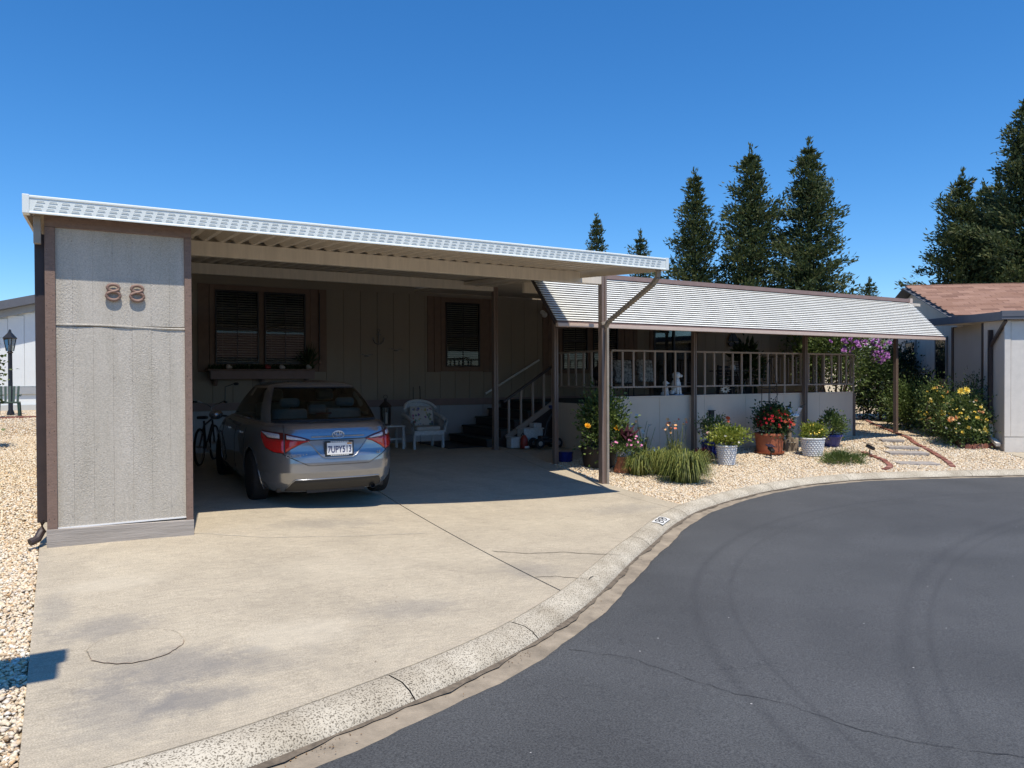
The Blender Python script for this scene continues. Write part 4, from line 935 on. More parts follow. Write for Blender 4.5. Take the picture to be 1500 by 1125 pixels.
FLW = {k: mat(k + ' petal', c, .55, var=.18, scale=25) for k, c in dict(yellow=(.82, .62, .10), lemon=(.85, .76, .34), gold=(.85, .42, .01), pink=(.70, .22, .42), red=(.55, .02, .035), coral=(.72, .19, .09), mauve=(.42, .17, .46), white=(.75, .70, .60), apricot=(.78, .42, .18), palepink=(.75, .42, .45)).items()}
def leaf_arrays(P, D, L, W, rg, fold=.25):
    """folded diamond leaves at P pointing along D"""
    n = len(P); D = D / (np.linalg.norm(D, axis=1, keepdims=True) + 1e-9); r = rg.normal(size=(n, 3)); S = np.cross(D, r); S /= np.linalg.norm(S, axis=1, keepdims=True) + 1e-9; U = np.cross(S, D)
    l = (L * rg.uniform(.65, 1.25, n))[:, None]; w = (W * rg.uniform(.65, 1.25, n))[:, None]
    m = P + D * l * .45
    V = np.stack([P, m + S * w * .5 + U * w * fold, P + D * l, m - S * w * .5 + U * w * fold], 1).reshape(-1, 3)
    k = np.arange(n)[:, None] * 4; F = np.concatenate([k + np.array([[0, 1, 2]]), k + np.array([[0, 2, 3]])], 1).reshape(-1, 3)
    return V, F
def foliage(name, m, parent, P, D, L, W, rg, fold=.25):
    V, F = leaf_arrays(np.asarray(P, float), np.asarray(D, float), L, W, rg, fold)
    o = bpy.data.objects.new(name, raw_mesh(name, V, F, m, wloc(parent))); C.objects.link(o); o.parent = parent; o['kind'] = 'stuff'; return o
def cloud(c, r, n, clumps, rg, shell=.55, crad=.28, up=.35, flat=0.0):
    """leaf places and directions for a bush crown: uneven clumps on a lumpy ellipsoid"""
    c = np.array(c, float); r = np.array(r, float)
    q = rg.normal(size=(clumps, 3)); q /= np.linalg.norm(q, axis=1, keepdims=True); q[:, 2] = np.where(q[:, 2] < -.8, -q[:, 2], q[:, 2]); q *= (shell + (1 - shell) * rg.uniform(0, 1, clumps) ** .6)[:, None] * rg.uniform(.78, 1.12, clumps)[:, None]
    k = rg.integers(0, clumps, n); off = rg.normal(size=(n, 3)) * crad * rg.uniform(.6, 1.3, clumps)[k][:, None]
    P = c + (q[k] + off) * r; D = (q[k] * .7 + off * 1.4 + rg.normal(0, .45, (n, 3)) + np.array([0, 0, up])); return P, D, c + q * r
def stems(name, parent, base, tips, m, r0, r1=.003, n=5):
    b = MB()
    for t in tips:
        t = Vector(t); s = Vector(base) + Vector((random.uniform(-1, 1), random.uniform(-1, 1), 0)) * r0 * 2; mdl = s.lerp(t, .5) + Vector((0, 0, .12 * (t - s).length)); b.tube([s, mdl, t], r0, n, r2=r1)
    return b.build(name, m, parent, kind='stuff')
FMESH = {}
def flower_mesh(col, kind='five'):
    k = (col, kind)
    if k in FMESH: return FMESH[k]
    b = MB(); n = 6 if kind == 'five' else 9
    for layer, (rr_, h) in enumerate([(1.0, .25)] if kind == 'five' else [(1.0, .25), (.72, .5), (.4, .62)]):
        for i in range(n):
            t = 2 * math.pi * (i + .5 * layer) / n; d = .55
            p = lambda r, a, z: (r * math.cos(a), r * math.sin(a), z)
            b.add([(0, 0, 0), p(.62 * rr_, t - d, h * .7), p(rr_, t, h * 1.15), p(.62 * rr_, t + d, h * .7)], [(0, 1, 2), (0, 2, 3)])
    b.ball((0, 0, .12), .16, n=6, m=4)
    FMESH[k] = b.mesh('flower', FLW[col]); return FMESH[k]
def flowers(parent, pts, col, size, rg, kind='five', name='flower', toward=(-.4, -.8, .6)):
    me = flower_mesh(col, kind)
    for p in pts:
        d = (Vector(toward).normalized() + Vector(rg.normal(0, .45, 3))).normalized(); s = size * rg.uniform(.7, 1.2)
        inst(name, me, parent, p, d.to_track_quat('Z', 'Y').to_euler(), (s, s, s))
def shell_pts(c, r, n, rg, front=True, up=0.0):
    out = []
    while len(out) < n:
        q = rg.normal(size=3); q /= np.linalg.norm(q)
        if (front and q[1] * .85 + q[0] * .5 > .35) or q[2] < -.35 + up: continue
        out.append(np.array(c) + q * np.array(r) * rg.uniform(.92, 1.06))
    return out
def gxy(x, y): return (x, y, gz(x, y))
def pot(name, label, cat, loc, r0, r1, h, m, rim=.02, group=None, ribs=0, saucer=False, n=28):
    t = thing(name, label, cat, loc, group); b = MB()
    prof = [(r0 * .96, 0), (r0, .01), ((r0 + r1) / 2, h * .5), (r1, h - .05), (r1 + rim, h - .048), (r1 + rim, h - .004), (r1 + rim - .008, h), (r1 - .012, h), (r1 - .02, h - .05), (r1 - .03, h - .06)]
    b.lathe(prof, n); b.build('pot_body', m, t, world=False, smooth=40)
    MB().lathe([(r1 - .015, h - .055), (.001, h - .035)], n).build('soil', M['soil'], t, world=False)
    if ribs:
        for k in range(ribs):
            a = 2 * math.pi * k / ribs; MB().tube([((r0 + .003) * math.cos(a), (r0 + .003) * math.sin(a), .03), ((r1 + .003) * math.cos(a), (r1 + .003) * math.sin(a), h - .07)], .008, 5).build('rib', m, t, world=False)
    if saucer: MB().lathe([(r0 + .03, -.0), (r0 + .06, .045), (r0 + .05, .045), (r0 + .02, .012)], n).build('saucer', m, t, world=False, smooth=40)
    return t
def basket_pot(label, loc, r0, r1, h):
    t = thing('basket_pot', label, 'plant pot', loc, 'white basket weave planters'); rows, n = 9, 22
    b = MB().lathe([(r0 * .95, 0), (r0 - .006, .01), (r1 - .006, h - .02), (r1 - .03, h - .02), (r1 - .04, h - .06)], 28); b.build('pot_body', M['white'], t, world=False, smooth=40)
    for j in range(rows):
        z = h * (j + .5) / rows; r = r0 + (r1 - r0) * z / h; hh = h / rows * .44; w_ = math.pi * r / n * .92; b = MB()
        for k in range(n):
            a = 2 * math.pi * (k + .5 * (j % 2)) / n; c, s = math.cos(a), math.sin(a); T = lambda u, v, o: ((r + o) * c - u * s, (r + o) * s + u * c, z + v)
            b.add([T(-w_, -hh, -.004), T(w_, -hh, -.004), T(w_, hh, -.004), T(-w_, hh, -.004), T(-w_ * .6, -hh * .5, .012), T(w_ * .6, -hh * .5, .012), T(w_ * .6, hh * .5, .012), T(-w_ * .6, hh * .5, .012)], [(4, 5, 6, 7), (0, 1, 5, 4), (1, 2, 6, 5), (2, 3, 7, 6), (3, 0, 4, 7)])
        b.build('weave_row', M['white'], t, world=False, kind='stuff')
    b = MB().tube([(r1 * math.cos(a), r1 * math.sin(a), h - .012) for a in np.linspace(0, 2 * math.pi, 33)[:-1]], .018, 7, closed=True); b.build('rim', M['white'], t, world=False, smooth=60)
    MB().lathe([(r1 - .03, h - .05), (.001, h - .03)], 20).build('soil', M['soil'], t, world=False)
    return t
def RG(s): return np.random.default_rng(s)
def plant(name, label, cat, base, c, r, n, clumps, L, W, lm, seed, stem_m='bark', r0=.008, ntip=8, group=None, up=.35, crad=.28, shell=.55):
    t = thing(name, label, cat, base, group); rg = RG(seed); n = int(n * 1.7); P, D, Q = cloud(c, r, n, clumps, rg, shell, crad, up); foliage('foliage', LF[lm], t, P, D, L, W, rg)
    stems('stems', t, base, [tuple(q) for q in Q[:ntip]], M[stem_m], r0); return t, rg, Q

# ================================================================== GARDEN IN FRONT OF THE PORCH
# hibiscus in the dark tub
p = gxy(8.68, 11.68); M['tub'] = mat('dark brown tub', (.035, .028, .024), .6, var=.2)
pot('large_tub', 'large dark round tub in the shade behind the front carport post', 'plant pot', p, .30, .36, .40, M['tub'])
t, rg, Q = plant('hibiscus', 'tall leafy hibiscus with two yellow blooms growing from the dark tub', 'shrub', (p[0], p[1], p[2] + .36), (8.64, 11.50, .68), (.42, .38, .52), 2200, 60, .075, .045, 'mid', 11, r0=.012, ntip=14)
flowers(t, [(8.16, 11.34, .66)], 'gold', .085, rg, 'many'); flowers(t, [(8.72, 11.16, .60)], 'gold', .08, rg, 'many')
b = MB().lathe([(.14, 0), (.15, .01), (.16, .19), (.165, .2), (.15, .2)], 20, (7.98 + .36, 12.35, gz(8.34, 12.35)), 'z'); tag(b.build('small_pot', M['blue_glaze'], None, smooth=40), 'small dark blue pot in the shade by the dark tub', 'plant pot')
# terracotta pedestal with pink flowers
p = gxy(8.78, 11.05)
t = thing('pedestal_pot', 'orange clay flared pedestal with a small blue and white pot on top', 'plant pot', p); b = MB().lathe([(.19, 0), (.195, .02), (.15, .12), (.115, .24), (.125, .27), (.12, .285), (.0, .285)], 24); b.build('pedestal', M['orange_clay'], t, world=False, smooth=40)
b = MB().lathe([(.09, .288), (.13, .34), (.145, .42), (.15, .44), (.135, .44), (.12, .41), (.0, .41)], 20); b.build('glazed_pot', mat('blue white glaze', (.40, .44, .60), .2, var=.5, scale=18), t, world=False, smooth=40)
t, rg, Q = plant('flowering_plant', 'trailing pink flowered plant under dark burgundy leaves on the clay pedestal', 'plant', (p[0], p[1], p[2] + .41), (8.80, 11.0, .30), (.28, .24, .18), 900, 26, .05, .03, 'mid', 12, r0=.005)
flowers(t, shell_pts((8.80, 10.98, .33), (.29, .25, .17), 26, rg), 'pink', .028, rg)
lm = MB()
for k, (dx, dz, sz) in enumerate([(-.10, .55, .30), (.02, .62, .34), (.12, .58, .32), (.2, .5, .28), (-.02, .48, .3), (.08, .46, .26), (-.16, .44, .26)]):
    b = MB(); bx, bz = 8.80, .38; ex, ez = bx + dx * 1.35, bz + (dz - .3) * 1.1; n = Vector((-(ez - bz), 0, ex - bx)).normalized() * sz * .22
    b.add([(bx, 11.02, bz), (bx + (ex - bx) * .5 + n.x, 11.0 - .03 * k, bz + (ez - bz) * .5 + n.z), (ex, 10.98 - .02 * k, ez), (bx + (ex - bx) * .5 - n.x, 11.05, bz + (ez - bz) * .5 - n.z), (bx + (ex - bx) * .55, 10.95 - .02 * k, bz + (ez - bz) * .55)], [(0, 1, 4), (1, 2, 4), (2, 3, 4), (3, 0, 4)]); b.build('leaf', LF['burgundy'], t)
# daylily clumps
def blades(name, parent, c, r, n, h, rg, m, w=.019, droop=.75):
    th = rg.uniform(0, 2 * math.pi, n); rad = r * np.sqrt(rg.uniform(0, 1, n)) * .55; H = h * rg.uniform(.4, 1.12, n); out = rg.uniform(.25, 1.0, n) ** .8 * r * 1.12; DR = rg.uniform(.3, 1.35, n); V = []; F = []
    for i in range(n):
        a = th[i] + rg.normal(0, .3); bx, by = c[0] + rad[i] * math.cos(th[i]), c[1] + rad[i] * math.sin(th[i]); z0 = gz(bx, by); px_, py_ = -math.sin(a) * w / 2, math.cos(a) * w / 2; k = len(V)
        for s, (t, zz) in enumerate(((0, 0), (.28, .78), (.64, 1.0), (1.0, 1 - droop * DR[i]))):
            q = (bx + math.cos(a) * out[i] * t, by + math.sin(a) * out[i] * t, z0 + H[i] * zz); f = (1, .9, .6, .05)[s]; V += [(q[0] - px_ * f, q[1] - py_ * f, q[2]), (q[0] + px_ * f, q[1] + py_ * f, q[2])]
        F += [(k, k + 1, k + 3, k + 2), (k + 2, k + 3, k + 5, k + 4), (k + 4, k + 5, k + 7, k + 6)]
    o = bpy.data.objects.new(name, raw_mesh(name, V, F, m, wloc(parent))); C.objects.link(o); o.parent = parent; o['kind'] = 'stuff'; return o
for (x, y, r, h, n, lab) in ((9.2, 9.85, .42, .50, 950, 'large arching green grass clump nearest the street on the gravel bed'), (9.35, 10.6, .30, .44, 480, 'yellowing grass clump behind the large arching clump by the porch panels'), (8.9, 10.75, .34, .36, 300, 'small arching grass clump beside the black spotlight and clay pedestal')):
    t = thing('daylily_clump', lab, 'grass clump', gxy(x, y), 'daylily clumps on the gravel'); blades('blades', t, (x, y), r, n, h, RG(int(x * 100)), LF['grass'])
def tall_stalks(lab, x, y, n, h, cols, seed):
    t = thing('tall_flower_stalks', lab, 'plant', gxy(x, y), 'tall thin flower stalks by the porch panels'); rg = RG(seed); b = MB(); tips = []
    for i in range(n):
        bx, by = x + rg.normal(0, .12), y + rg.normal(0, .08); z0 = gz(bx, by); e = (bx + rg.normal(0, .14), by + rg.normal(0, .08), z0 + h * rg.uniform(.75, 1.1)); b.tube([(bx, by, z0), ((bx + e[0]) / 2 + .02, (by + e[1]) / 2, (z0 + e[2]) / 2 + .04), e], .005, 4); tips.append(e)
    b.build('stalks', LF['grass'], t, kind='stuff')
    for c, k in cols: flowers(t, [np.array(tips[rg.integers(0, n)]) + rg.normal(0, .04, 3) for _ in range(k)], c, .038, rg)
    blades('blades', t, (x, y), .22, 110, h * .55, rg, LF['grass'], .012, .3); return t
tall_stalks('tall pale flower stalks left of the orange ones in front of the first porch panel', 9.75, 11.7, 12, .85, [('white', 6), ('apricot', 4)], 21)
tall_stalks('tall orange flower stalks left of the second porch post', 10.45, 11.5, 16, .80, [('apricot', 13), ('coral', 7)], 22)
g_ = MB().ball((0, 0, .12), .10, n=20, m=12); g_.lathe([(.06, 0), (.06, .03), (.03, .05)], 14)
o = g_.build('gazing_ball', mat('blue glass ball', (.12, .20, .30), .1, var=.3, coat=.7), None, smooth=60); o.location = (9.95, 11.5, gz(9.95, 11.5) + .08); tag(o, 'blue glass ball standing among the flower stalks by the porch panel', 'garden ornament')
# blue ribbed pot left
p = gxy(11.66, 11.66); pot('glazed_pot', 'ribbed cobalt blue pot at the foot of the second porch post', 'plant pot', p, .17, .215, .36, M['blue_glaze'], .012, 'cobalt pots', ribs=22)
t, rg, Q = plant('potted_flowers', 'leafy plant with white and red blooms in the ribbed cobalt blue pot', 'plant', (p[0], p[1], p[2] + .32), (11.64, 11.6, .42), (.32, .26, .28), 1000, 34, .05, .032, 'mid', 13, r0=.005)
flowers(t, shell_pts((11.63, 11.55, .36), (.33, .27, .2), 7, rg), 'palepink', .045, rg); flowers(t, [(11.90, 11.42, .70)], 'coral', .07, rg, 'many'); flowers(t, [(11.90, 11.42, .62)], 'coral', .05, rg, 'many')
bl = thing('light_box', 'small black box light fixed to the porch panel above the blue pot', 'light', (12.28, 12.26, .72)); MB().box(12.22, 12.25, .66, 12.34, 12.318, .80).build('box', M['black_metal'], bl, bevel=.006); MB().box(12.205, 12.23, .801, 12.355, 12.318, .815).build('lid', M['black'], bl)
# white basket 1
p = gxy(11.40, 10.98); basket_pot('white basket weave pot of yellow green leaves in front of the blue ribbed pot', p, .155, .205, .40)
t, rg, Q = plant('potted_foliage', 'spreading yellow green plant in the basket pot nearest the street', 'plant', (p[0], p[1], p[2] + .36), (11.43, 10.96, .32), (.36, .32, .18), 900, 30, .06, .042, 'lime', 14, r0=.005, up=.6)
flowers(t, shell_pts((11.4, 10.92, .30), (.36, .3, .15), 6, rg), 'white', .03, rg)
# red pot with geraniums and obelisk
p = gxy(13.38, 11.60); pot('terracotta_pot', 'big rust red terracotta pot on a saucer against the porch panel', 'plant pot', p, .27, .32, .46, M['terracotta'], .022, saucer=True)
t, rg, Q = plant('geranium', 'bushy red geranium spilling over the rust red pot', 'plant', (p[0], p[1], p[2] + .42), (13.40, 11.54, .56), (.36, .31, .31), 1900, 48, .06, .05, 'deep', 15, r0=.006)
flowers(t, shell_pts((13.40, 11.50, .55), (.38, .33, .31), 44, rg), 'red', .038, rg, 'many'); flowers(t, shell_pts((13.53, 11.45, .50), (.36, .3, .26), 14, rg), 'coral', .038, rg, 'many')
ob = thing('obelisk_trellis', 'slim black wire obelisk trellis standing in the red geranium pot', 'trellis', (p[0], p[1], p[2] + .42)); b = []
for a in (0, 1, 2, 3):
    t_ = math.pi / 4 + a * math.pi / 2; MB().tube([(13.38 + .17 * math.cos(t_), 11.6 + .17 * math.sin(t_), .34), (13.38 + .16 * math.cos(t_), 11.6 + .16 * math.sin(t_), 1.35), (13.38 + .10 * math.cos(t_), 11.6 + .10 * math.sin(t_), 1.75), (13.38, 11.6, 1.95)], .008, 6).build('upright', M['black_metal'], ob, smooth=60)
for z in (.7, 1.0, 1.3): MB().tube([(13.38 + .165 * math.cos(a), 11.6 + .165 * math.sin(a), z) for a in np.linspace(0, 2 * math.pi, 17)[:-1]], .006, 5, closed=True).build('hoop', M['black_metal'], ob, smooth=60)
MB().tube([(13.38 + .05 * math.cos(a * 2.2), 11.42 + .02 * math.sin(a), .75 + a * .075) for a in np.linspace(0, 10, 40)], .006, 5).build('scroll', M['black_metal'], ob, smooth=60)
# gull on pilings
p = gxy(14.05, 11.56); t = thing('piling_post', 'cluster of three weathered wooden pilings standing in the gravel', 'garden ornament', p)
for dx, dy, h, r in ((-.10, .02, .26, .075), (.09, -.03, .30, .085), (0, .06, .62, .062)):
    b = MB().lathe([(r, -.02), (r * 1.02, .05), (r * .97, h * .6), (r, h - .01), (r * .9, h), (0, h)], 14, (dx, dy, 0)); b.build('piling', M['piling'], t, world=False, smooth=50)
MB().tube([(.155 * math.cos(a), .02 + .12 * math.sin(a), .2) for a in np.linspace(0, 2 * math.pi, 21)[:-1]], .014, 6, closed=True).build('rope', mat('pale rope', (.45, .38, .27), .9, var=.2), t, world=False, smooth=60)
gu = thing('gull_figure', 'white gull ornament with raised dark tipped wings above the wooden pilings', 'bird ornament', (14.13, 11.50, p[2] + .62)); MB().tube([(0, .06, -.01), (0, .05, .16)], .005, 5).build('rod', M['black_metal'], gu, world=False)
b = MB().ball((0, .04, .19), .17, .05, .045, 14, 9); b.ball((-.17, .04, .22), .05, .035, .035, 10, 7); b.build('body', M['white'], gu, world=False, smooth=60)
MB().lathe([(.014, 0), (.0, .05)], 8, (-.21, .04, .215), 'x').build('beak', FLW['gold'], gu, world=False)
gm = mat('gull grey', (.45, .47, .50), .6, var=.1)
for s, tip in ((1, (.22, -.02, .46)), (-1, (-.08, .14, .48))):
    k = .08 * s; q = [(-.05 + k, .04, .22), (.08 + k, .04, .20), (tip[0] * .62 + .07, tip[1], .36), (tip[0] * .6 - .05, tip[1], .38)]; MB().add(q + [(x, y + .012, z) for x, y, z in q], [(0, 1, 2, 3), (7, 6, 5, 4), (0, 4, 5, 1), (1, 5, 6, 2), (2, 6, 7, 3), (3, 7, 4, 0)]).build('wing', gm, gu, world=False)
    q = [(tip[0] * .6 - .05, tip[1] - .001, .381), (tip[0] * .62 + .07, tip[1] - .001, .361), (tip[0] + .10, tip[1], tip[2])]; MB().add(q + [(x, y + .014, z) for x, y, z in q], [(0, 1, 2), (5, 4, 3), (0, 3, 4, 1), (1, 4, 5, 2), (2, 5, 3, 0)]).build('wing_tip', M['black'], gu, world=False)
# white basket 2, blue pot 2
p = gxy(14.12, 10.98); p = (14.05, 10.98, gz(14.05, 10.98)); basket_pot('white basket weave pot beside the low blue bowl near the porch end', p, .20, .255, .40)
t, rg, Q = plant('potted_foliage', 'clipped yellow green plant in the basket pot near the porch end', 'plant', (p[0], p[1], p[2] + .36), (14.05, 10.96, .34), (.24, .22, .15), 900, 30, .05, .035, 'lime', 16, r0=.005, up=.6)
flowers(t, shell_pts((14.05, 10.94, .34), (.24, .22, .15), 16, rg), 'yellow', .026, rg)
p = gxy(15.38, 11.48); pot('glazed_pot', 'low cobalt blue bowl pot at the porch end panel', 'plant pot', p, .17, .235, .28, M['blue_glaze'], .018, 'cobalt pots')
t, rg, Q = plant('potted_foliage', 'upright green leafy plant in the low cobalt blue bowl', 'plant', (p[0], p[1], p[2] + .24), (15.36, 11.46, .42), (.26, .22, .24), 800, 30, .065, .038, 'mid', 17, r0=.005, up=.7)
t, rg, Q = plant('ground_cover_plant', 'low spreading green plant alone on the gravel near the curb', 'plant', gxy(13.95, 10.1), (13.95, 10.1, gz(13.95, 10.1) + .06), (.42, .34, .13), 1500, 40, .10, .012, 'mid', 18, r0=.004, up=.7)
t, rg, Q = plant('small_weed', 'small dark reddish plant beside the cobalt ribbed pot', 'plant', gxy(11.0, 11.3), (11.0, 11.3, gz(11, 11.3) + .10), (.20, .16, .12), 260, 16, .07, .03, 'burgundy', 19, r0=.004)
def spotlight(x, y, rz, lab):
    t = thing('solar_spotlight', lab, 'garden light', gxy(x, y), 'black solar spotlights on the gravel', rz)
    MB().tube([(0, 0, -.05), (0, 0, .15)], .013, 8).build('stake', M['black_metal'], t, world=False)
    MB().beam((0, -.09, .16), (0, .07, .24), .085, .075).build('lamp_head', M['black_metal'], t, world=False, bevel=.012)
    MB().beam((0, -.05, .255), (0, .11, .30), .15, .012).build('solar_panel', mat('solar cell', (.02, .025, .05), .15, var=.2), t, world=False)
    MB().beam((0, -.098, .157), (0, -.102, .155), .065, .055).build('lens', M['frame'], t, world=False)
spotlight(9.22, 10.62, R(20), 'black solar spotlight between the clay pedestal and the large grass clump'); spotlight(12.9, 11.14, R(-20), 'black solar spotlight in front of the rust red geranium pot'); spotlight(15.17, 10.35, R(60), 'black solar spotlight at the start of the brick edged path')

# brick edged path and stepping stones
def brick_line(label, pts, w, l, h, tilt=0.0, name='brick_edging', round_top=False):
    t = thing(name, label, 'garden edging', gxy(*pts[0]), 'curved brick edgings in the gravel'); me = {}
    b = MB()
    if round_top: b.extrude([(-l / 2, -.05), (l / 2, -.05), (l / 2, h * .6), (l * .3, h * .92), (0, h), (-l * .3, h * .92), (-l / 2, h * .6)], (0, -w / 2, 0), (1, 0, 0), (0, 0, 1), (0, w, 0))
    else: b.box(-l / 2, -w / 2, -.06, l / 2, w / 2, h)
    me = b.mesh('brick', M['brick']); P = [Vector((*q, 0)) for q in pts]; d = 0; rr = random.Random(len(pts) * 7)
    for a, c in zip(P[:-1], P[1:]):
        L = (c - a).length; u = (c - a).normalized(); s = d
        while s < L:
            q = a + u * s; inst('brick', me, t, (q.x, q.y, gz(q.x, q.y) + rr.uniform(-.008, .006)), (rr.uniform(-.05, .05), rr.uniform(-.05, .05), math.atan2(u.y, u.x) + rr.uniform(-.06, .06))); s += l + .006
        d = s - L
def smooth_line(pts, n=8):
    out = []
    for i in range(len(pts) - 1):
        p0, p1, p2, p3 = [np.array(pts[max(0, min(len(pts) - 1, i + k))], float) for k in (-1, 0, 1, 2)]
        for k in range(n):
            t = k / n; out.append(tuple(.5 * ((2 * p1) + (p2 - p0) * t + (2 * p0 - 5 * p1 + 4 * p2 - p3) * t * t + (3 * p1 - p0 - 3 * p2 + p3) * t ** 3)))
    return out + [tuple(pts[-1])]
brick_line('short curved red brick edging from the far spotlight down to the curb', smooth_line([(15.35, 10.6), (15.19, 10.35), (14.92, 9.88), (14.3, 9.3), (13.75, 9.08)]), .10, .19, .035)
brick_line('long red brick edging along the right side of the stepping stone path', smooth_line([(26.0, 18.2), (22.5, 15.3), (20.1, 13.16), (17.73, 10.98), (17.0, 10.11), (16.09, 9.2), (15.25, 8.55)]), .10, .19, .035)
brick_line('scalloped dark red edging round the rose bed at the neighbouring house', smooth_line([(24.5, 14.83), (20.72, 12.13), (18.4, 10.27), (18.03, 9.83), (18.39, 9.63), (18.84, 9.5)]), .06, .15, .12, round_top=True, name='scalloped_edging')
stm = mat('grey stepping stone', (.33, .30, .27), .9, var=.25, scale=9, bump=.4, bscale=60)
for i, (x, y, a, b_, lab) in enumerate([(17.25, 11.2, .26, .17, 'farthest small stepping stone on the gravel path'), (16.72, 10.6, .34, .2, 'second stepping stone from the porch end'), (16.2, 10.15, .42, .22, 'third and widest stepping stone between the brick edgings'), (15.2, 9.3, .40, .22, 'nearest stepping stone half sunk in the gravel by the curb')]):
    t = MB().box(-a, -b_, -.03, a, b_, .03); o = t.build('stepping_stone', stm, None, bevel=.01); o.location = (x, y, gz(x, y) + .012 - (.02 if i == 3 else 0)); o.rotation_euler = (0, 0, R(-38)); tag(o, lab, 'stepping stone', 'stepping stones in the gravel path')

# ================================================================== SHRUBS BY THE NEIGHBOUR
t, rg, Q = plant('crape_myrtle', 'crape myrtle tree with mauve flower heads behind the porch end', 'tree', gxy(20.6, 15.3), (20.7, 15.3, 2.25), (1.25, 1.05, 1.15), 5200, 90, .11, .06, 'mid', 31, r0=.05, ntip=0)
b = MB(); rr = random.Random(5)
for k in range(7):
    a = rr.uniform(0, 6.28); e = Vector((20.7 + .8 * math.cos(a), 15.3 + .7 * math.sin(a), 2.1 + rr.uniform(-.3, .5))); s = Vector((20.5 + .12 * math.cos(a), 15.2 + .12 * math.sin(a), 0)); MB().tube([s, s.lerp(e, .45) + Vector((0, 0, .25)), e], .045, 7, r2=.014).build('trunk', M['bark'], t, smooth=60)
for c, n, s in (((20.95, 14.6, 2.75), 16, .3), ((20.1, 14.4, 2.55), 14, .3), ((21.6, 14.6, 2.95), 18, .32), ((21.75, 14.45, 2.2), 22, .28), ((21.3, 14.3, 2.5), 14, .26), ((19.7, 14.6, 2.85), 8, .2)):
    flowers(t, [np.array(c) + rg.normal(0, s * .5, 3) for _ in range(n)], 'mauve', .085, rg, 'many', name='flower_head')
t, rg, Q = plant('leafy_shrub', 'tall pale green shrub under the crape myrtle beside the path', 'shrub', gxy(24.2, 16.1), (24.2, 16.1, 1.25), (.85, .75, 1.0), 2600, 60, .10, .05, 'deep', 32, r0=.02)
t, rg, Q = plant('dark_hedge', 'dense near black hedge between the porch post and the neighbouring wall', 'hedge', gxy(24.6, 16.0), (24.9, 16.3, 1.2), (1.2, 1.1, 1.3), 6500, 90, .10, .06, 'hedge', 33, r0=.03, crad=.22)
t, rg, Q = plant('round_shrub', 'rounded glossy green shrub right of the last porch post', 'shrub', gxy(20.75, 12.95), (20.75, 12.95, .6), (.62, .55, .62), 3400, 70, .075, .045, 'mid', 34, r0=.015)
t, rg, Q = plant('round_shrub', 'small dark shrub behind the white barrel urn', 'shrub', gxy(22.6, 13.9), (22.4, 13.7, .75), (.8, .7, .72), 3000, 60, .08, .05, 'hedge', 35, r0=.015)
p = (20.55, 11.98, 0); t = thing('barrel_urn', 'off white barrel shaped urn with raised bands among the shrubs', 'planter', p)
MB().lathe([(.26, 0), (.30, .02), (.30, .12), (.27, .14), (.27, .16), (.285, .3), (.27, .62), (.25, .74), (.27, .76), (.27, .82), (.22, .82), (.20, .7)], 24).build('body', mat('chalky white urn', (.50, .49, .46), .8, var=.12), t, world=False, smooth=35)
MB().lathe([(.285, .40), (.30, .42), (.30, .47), (.28, .49)], 24).build('band', mat('chalky white urn', (.50, .49, .46)), t, world=False, smooth=35)
def rose(label, x, y, c, r, n, cols, seed):
    t, rg, Q = plant('rose_bush', label, 'rose bush', gxy(x, y), c, r, n, 80, .062, .042, 'mid', seed, r0=.014, ntip=14, group='yellow rose bushes in the edged bed', crad=.25)
    for col, k, s in cols: flowers(t, shell_pts(c, [q * 1.04 for q in r], k, rg), col, s, rg, 'many', 'rose_bloom')
    return t, rg
rose('left rose bush with small yellow and peach blooms beside the barrel urn', 19.0, 11.05, (19.0, 11.05, .62), (.44, .42, .64), 2600, [('yellow', 18, .045), ('lemon', 22, .035), ('apricot', 8, .05)], 41)
t, rg = rose('widest rose bush of pale yellow blooms by the dark downspout', 18.35, 10.05, (18.38, 10.06, .44), (.58, .48, .60), 4000, [('yellow', 40, .042), ('lemon', 44, .034), ('white', 22, .028), ('apricot', 6, .05)], 42)
flowers(t, [(17.95, 9.9, 1.2), (18.08, 9.85, 1.22)], 'yellow', .085, rg, 'many', 'rose_bloom'); flowers(t, [(17.65, 9.95, .55), (17.6, 10.0, .50), (17.72, 9.9, .58)], 'apricot', .07, rg, 'many', 'rose_bloom')
t, rg, Q = plant('wispy_shrub', 'thin leggy shrub rising behind the widest rose bush', 'shrub', gxy(18.9, 10.0), (18.85, 10.05, 1.1), (.40, .35, .42), 500, 26, .06, .03, 'deep', 44, r0=.01, ntip=14)

# ================================================================== THINGS UNDER THE CARPORT
# wicker armchair with floral cushions
M['floral'] = island_mat('floral patches', [(.35, .05, .05), (.06, .22, .20), (.45, .33, .08), (.10, .12, .30), (.30, .08, .16)], .8)
M['cushion'] = mat('cream cushion', (.50, .46, .40), .85, var=.1)
ax, ay = 6.55, 15.35
t = thing('wicker_armchair', 'white wicker armchair against the shaded house wall right of the car', 'armchair', (ax, ay, .01))
for sx in (-1, 1):
    for y in (-.30, .28): MB().lathe([(.03, 0), (.035, .05), (.028, .2), (.035, .38)], 10, (sx * .34, y, 0)).build('leg', M['wicker'], t, world=False, smooth=50)
    a = MB().tube([(sx * .38, -.34, .36), (sx * .40, -.33, .60), (sx * .40, -.1, .68), (sx * .39, .25, .74)], .05, 8); a.build('arm', M['wicker'], t, world=False, smooth=50)
    MB().box(sx * .39 - .02, -.30, .36, sx * .39 + .02, .28, .64).build('arm_panel', M['wicker'], t, world=False)
MB().box(-.36, -.34, .30, .36, .32, .40).build('seat', M['wicker'], t, world=False, bevel=.015)
ap = MB()
